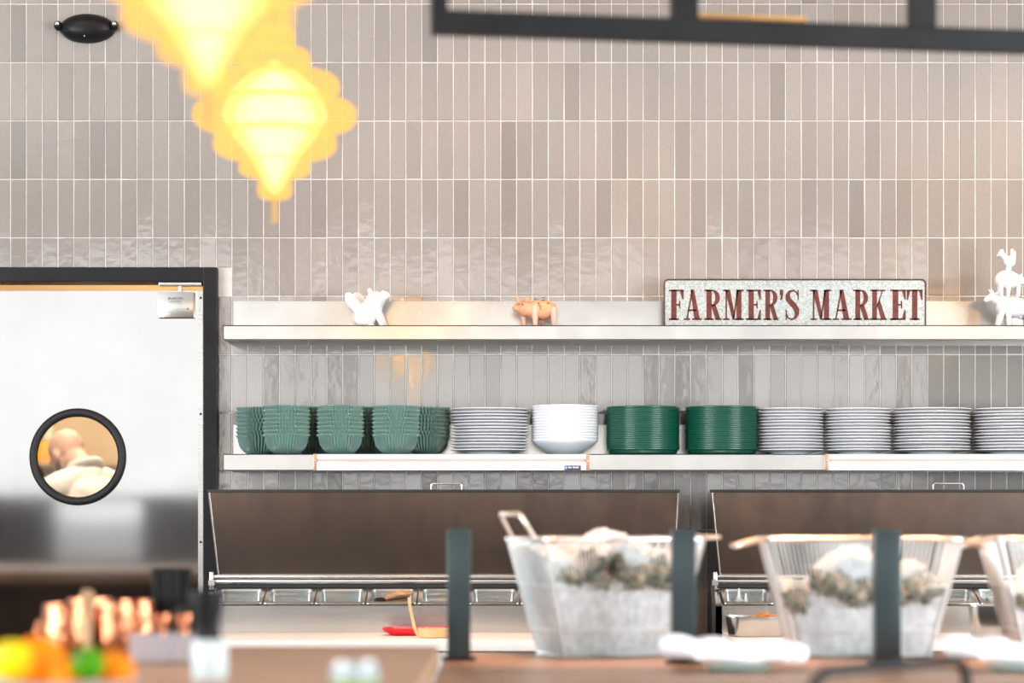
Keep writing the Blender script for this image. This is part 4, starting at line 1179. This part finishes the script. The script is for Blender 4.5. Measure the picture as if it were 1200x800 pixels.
# trunk and limbs, one continuous body
hd.cap((0,.15,1.53),(0,.09,1.38),.075,.10).ell((0,.08,1.35),(.175,.115,.17),(-.3,0,0)).cap((0,.06,1.25),(0,.0,1.0),.125,.135).ell((0,-.01,.95),(.165,.12,.12))
for s_ in (-1,1):
    hd.cap((s_*.07,.13,1.48),(s_*.185,.12,1.45),.06,.062)
    hd.cap((s_*.19,.12,1.45),(s_*.25,.19,1.19),.056,.042).cap((s_*.25,.19,1.19),(s_*.17,.42,1.10),.041,.027)
    hd.cap((s_*.17,.42,1.10),(s_*.155,.47,1.085),.026,.026).ell((s_*.15,.49,1.08),(.040,.045,.017),(0,0,0))
    for j,(fx,fl) in enumerate(((-.028,.058),(-.010,.068),(.009,.066),(.027,.052))):
        b0=Vector((s_*.15+fx,.525,1.08)); b1=b0+Vector((fx*.15,fl*.55,-.010)); b2=b1+Vector((0,fl*.35,-.028))
        hd.cap(b0,b1,.0085,.008).cap(b1,b2,.008,.007)
    th=Vector((s_*.15-s_*.036,.475,1.08)); hd.cap(th,th+Vector((-s_*.024,.028,-.008)),.011,.010).cap(th+Vector((-s_*.024,.028,-.008)),th+Vector((-s_*.026,.056,-.02)),.010,.008)
    hd.cap((s_*.09,-.01,.92),(s_*.10,.02,.50),.085,.055).cap((s_*.10,.02,.50),(s_*.10,-.03,.09),.052,.036).cap((s_*.10,-.03,.05),(s_*.11,.14,.035),.036,.03)
root.scale=(.975,.975,.975)
body=mobj('body',blob(hd,.0075,3),M['skin'],root)
ct=MB()
ct.cap((0,.145,1.50),(0,.09,1.36),.095,.125).ell((0,.075,1.345),(.20,.140,.19),(-.3,0,0)).cap((0,.05,1.25),(0,-.01,.98),.155,.165).cap((0,-.01,.98),(0,-.01,.84),.165,.175)
ct.cap((-.075,.13,1.49),(-.195,.115,1.45),.08,.08).cap((.075,.13,1.49),(.195,.115,1.45),.08,.08)
for s_ in (-1,1):
    ct.cap((s_*.195,.12,1.44),(s_*.258,.19,1.19),.077,.063).cap((s_*.258,.19,1.19),(s_*.185,.37,1.115),.061,.047)
cm=blob(ct,.009,3)
for v in cm.vertices:
    k_=noise.noise(Vector((v.co.x*9+v.co.z*5,v.co.y*7,v.co.z*4)))*.016+noise.noise(Vector((v.co.x*22+v.co.z*14,v.co.y*16,v.co.z*9)))*.007
    v.co+=Vector((v.co.x,v.co.y-.05,0)).normalized()*k_
mobj('chef_coat',cm,M['cloth'],root)
cl_=MB(); n=28
ring=[(.073*math.cos(2*PI*i/n), .162+.073*math.sin(2*PI*i/n)*.95, 1.565-.03*math.sin(2*PI*i/n)) for i in range(n)]
cl_.tube(ring,.019,10,True); mobj('collar',blob(cl_,.006,2),M['cloth'],root)
tr_=MB().ell((0,-.01,.93),(.165,.135,.10))
for s_ in (-1,1): tr_.cap((s_*.09,-.01,.90),(s_*.10,.02,.50),.10,.075).cap((s_*.10,.02,.50),(s_*.10,-.03,.11),.072,.062)
mobj('trousers',blob(tr_,.011,3),M['trouser'],root)
for s_ in (-1,1):
    q_=MB().cap((s_*.10,-.05,.05),(s_*.112,.16,.042),.048,.040); me=blob(q_,.008,2)
    for v in me.vertices: v.co.z=max(v.co.z,.003)
    mobj('shoe',me,M['blackplastic'],root)
bd_=MB()
bd_.ell(hp_(0,.045,-.098),(.052,.05,.030),rot)
for s_ in (-1,1): bd_.cap(hp_(s_*.066,.022,-.045),hp_(s_*.045,.06,-.09),.014,.022)
mobj('beard',blob(bd_,.006,2),M['hair'],root)
# kitchen shelf and amber tub on the far wall
c=P(42,541,15.0)
t=thing('storage_tub','amber plastic tub on the kitchen wall shelf beyond the porthole','tub',(c.x+.02,c.y,c.z))
MB().box((-.16,-.12,.001),(.14,.12,.13),.01).build('tub_body',M['ambertub'],t)
MB().box((-.165,-.125,.131),(.145,.125,.15),.006).build('tub_lid',M['frost'],t)
MB().box((.02,-.05,.151),(.09,.02,.22),.01).build('tub_knob',M['frost'],t)
t2=thing('kitchen_shelf','steel shelf on the kitchen back wall under the amber tub','shelf',(-2.6,6.8,c.z))
MB().box((-1.2,-.55,-.03),(1.6,-.001,0)).build('shelf_board',M['khood'],t2,smooth=None)
for x in (-.9,0,.9):
    MB().prism([(-.001,-.031),(-.5,-.031),(-.5,-.05),(-.02,-.2),(-.001,-.2)],x,x+.02,'x').build('bracket',M['khood'],t2,smooth=None)

# ------------------------------------------------------------------ light
def area(name,loc,target,size,sy,e,col):
    L=D.lights.new(name,'AREA'); L.shape='RECTANGLE'; L.size=size; L.size_y=sy; L.energy=e; L.color=col
    o=D.objects.new(name,L); COL.objects.link(o); o.location=loc
    o.rotation_euler=(Vector(target)-Vector(loc)).to_track_quat('-Z','Y').to_euler()
    return o
def spot(name,loc,target,e,col,ang=60,blend=.7,r=.05):
    L=D.lights.new(name,'SPOT'); L.energy=e; L.color=col; L.spot_size=math.radians(ang); L.spot_blend=blend; L.shadow_soft_size=r
    o=D.objects.new(name,L); COL.objects.link(o); o.location=loc
    o.rotation_euler=(Vector(target)-Vector(loc)).to_track_quat('-Z','Y').to_euler()
    return o
for x in (-2.2,0,2.2):
    area('ceiling_panel',(x,-2.0,4.15),(x,-.9,1.0),1.6,.4,20,(1,.66,.50))
y0,y1,z0,z1=SW
for x,s_ in ((XL-.16,1),(XR+.16,-1)):
    area('side_fill_light',(x,(y0+y1)/2,(z0+z1)/2),(0,(y0+y1)/2,(z0+z1)/2),y1-y0,z1-z0,920,(.87,.945,1))  # added fill lamps outside the invented side openings, brightening the tiled wall
for x,e in ((-.1,65),(1.0,48),(2.0,100)):
    spot('track_spot',(x,-1.9,3.6),(x+.05,0,1.85),e,(1,.66,.42),52)
for x in (.22,.80,1.33):
    spot('bar_downlight',(x,-2.62,3.6),(x,-2.70,.98),330,(1,.47,.21),24,.6)
for x in (-.75,.3,1.35):
    spot('prep_downlight',(x,-1.55,4.1),(x,-.80,.95),150,(1,.74,.52),34,.8)
spot('bar_downlight',(-1.0,-3.9,3.6),(-1.0,-3.9,1.0),35,(1,.72,.5),45,.6)
area('kitchen_panel',(-2.2,4.6,3.70),(-2.2,4.6,0),1.6,1.2,190,(1,.72,.38))
area('kitchen_panel',(-2.0,2.0,3.70),(-2.2,4.0,1.4),1.2,.6,90,(1,.85,.66))
wd=D.worlds.new('world'); S.world=wd; wd.use_nodes=True
nt=wd.node_tree; bg=nt.nodes['Background']
bg.inputs[0].default_value=(1,.992,.975,1); bg.inputs[1].default_value=2.0

# ------------------------------------------------------------------ camera
cam=D.cameras.new('camera'); co=D.objects.new('camera',cam); COL.objects.link(co)
co.location=(0,-DW,HC); co.rotation_euler=(PI/2,0,0)
cam.sensor_width=36; cam.lens=F/1200*36; cam.shift_y=200/1200; cam.clip_start=.1
cam.dof.use_dof=True; cam.dof.focus_distance=8.30; cam.dof.aperture_fstop=1.9
S.camera=co
S.view_settings.view_transform='Standard'; S.view_settings.look='None'; S.view_settings.gamma=1; S.view_settings.exposure=.17
S.view_settings.use_curve_mapping=False
S.cycles.use_denoising=True; S.cycles.max_bounces=10; S.cycles.transparent_max_bounces=48; S.cycles.transmission_bounces=8
S.cycles.sample_clamp_indirect=6; S.cycles.caustics_reflective=False; S.cycles.caustics_refractive=False
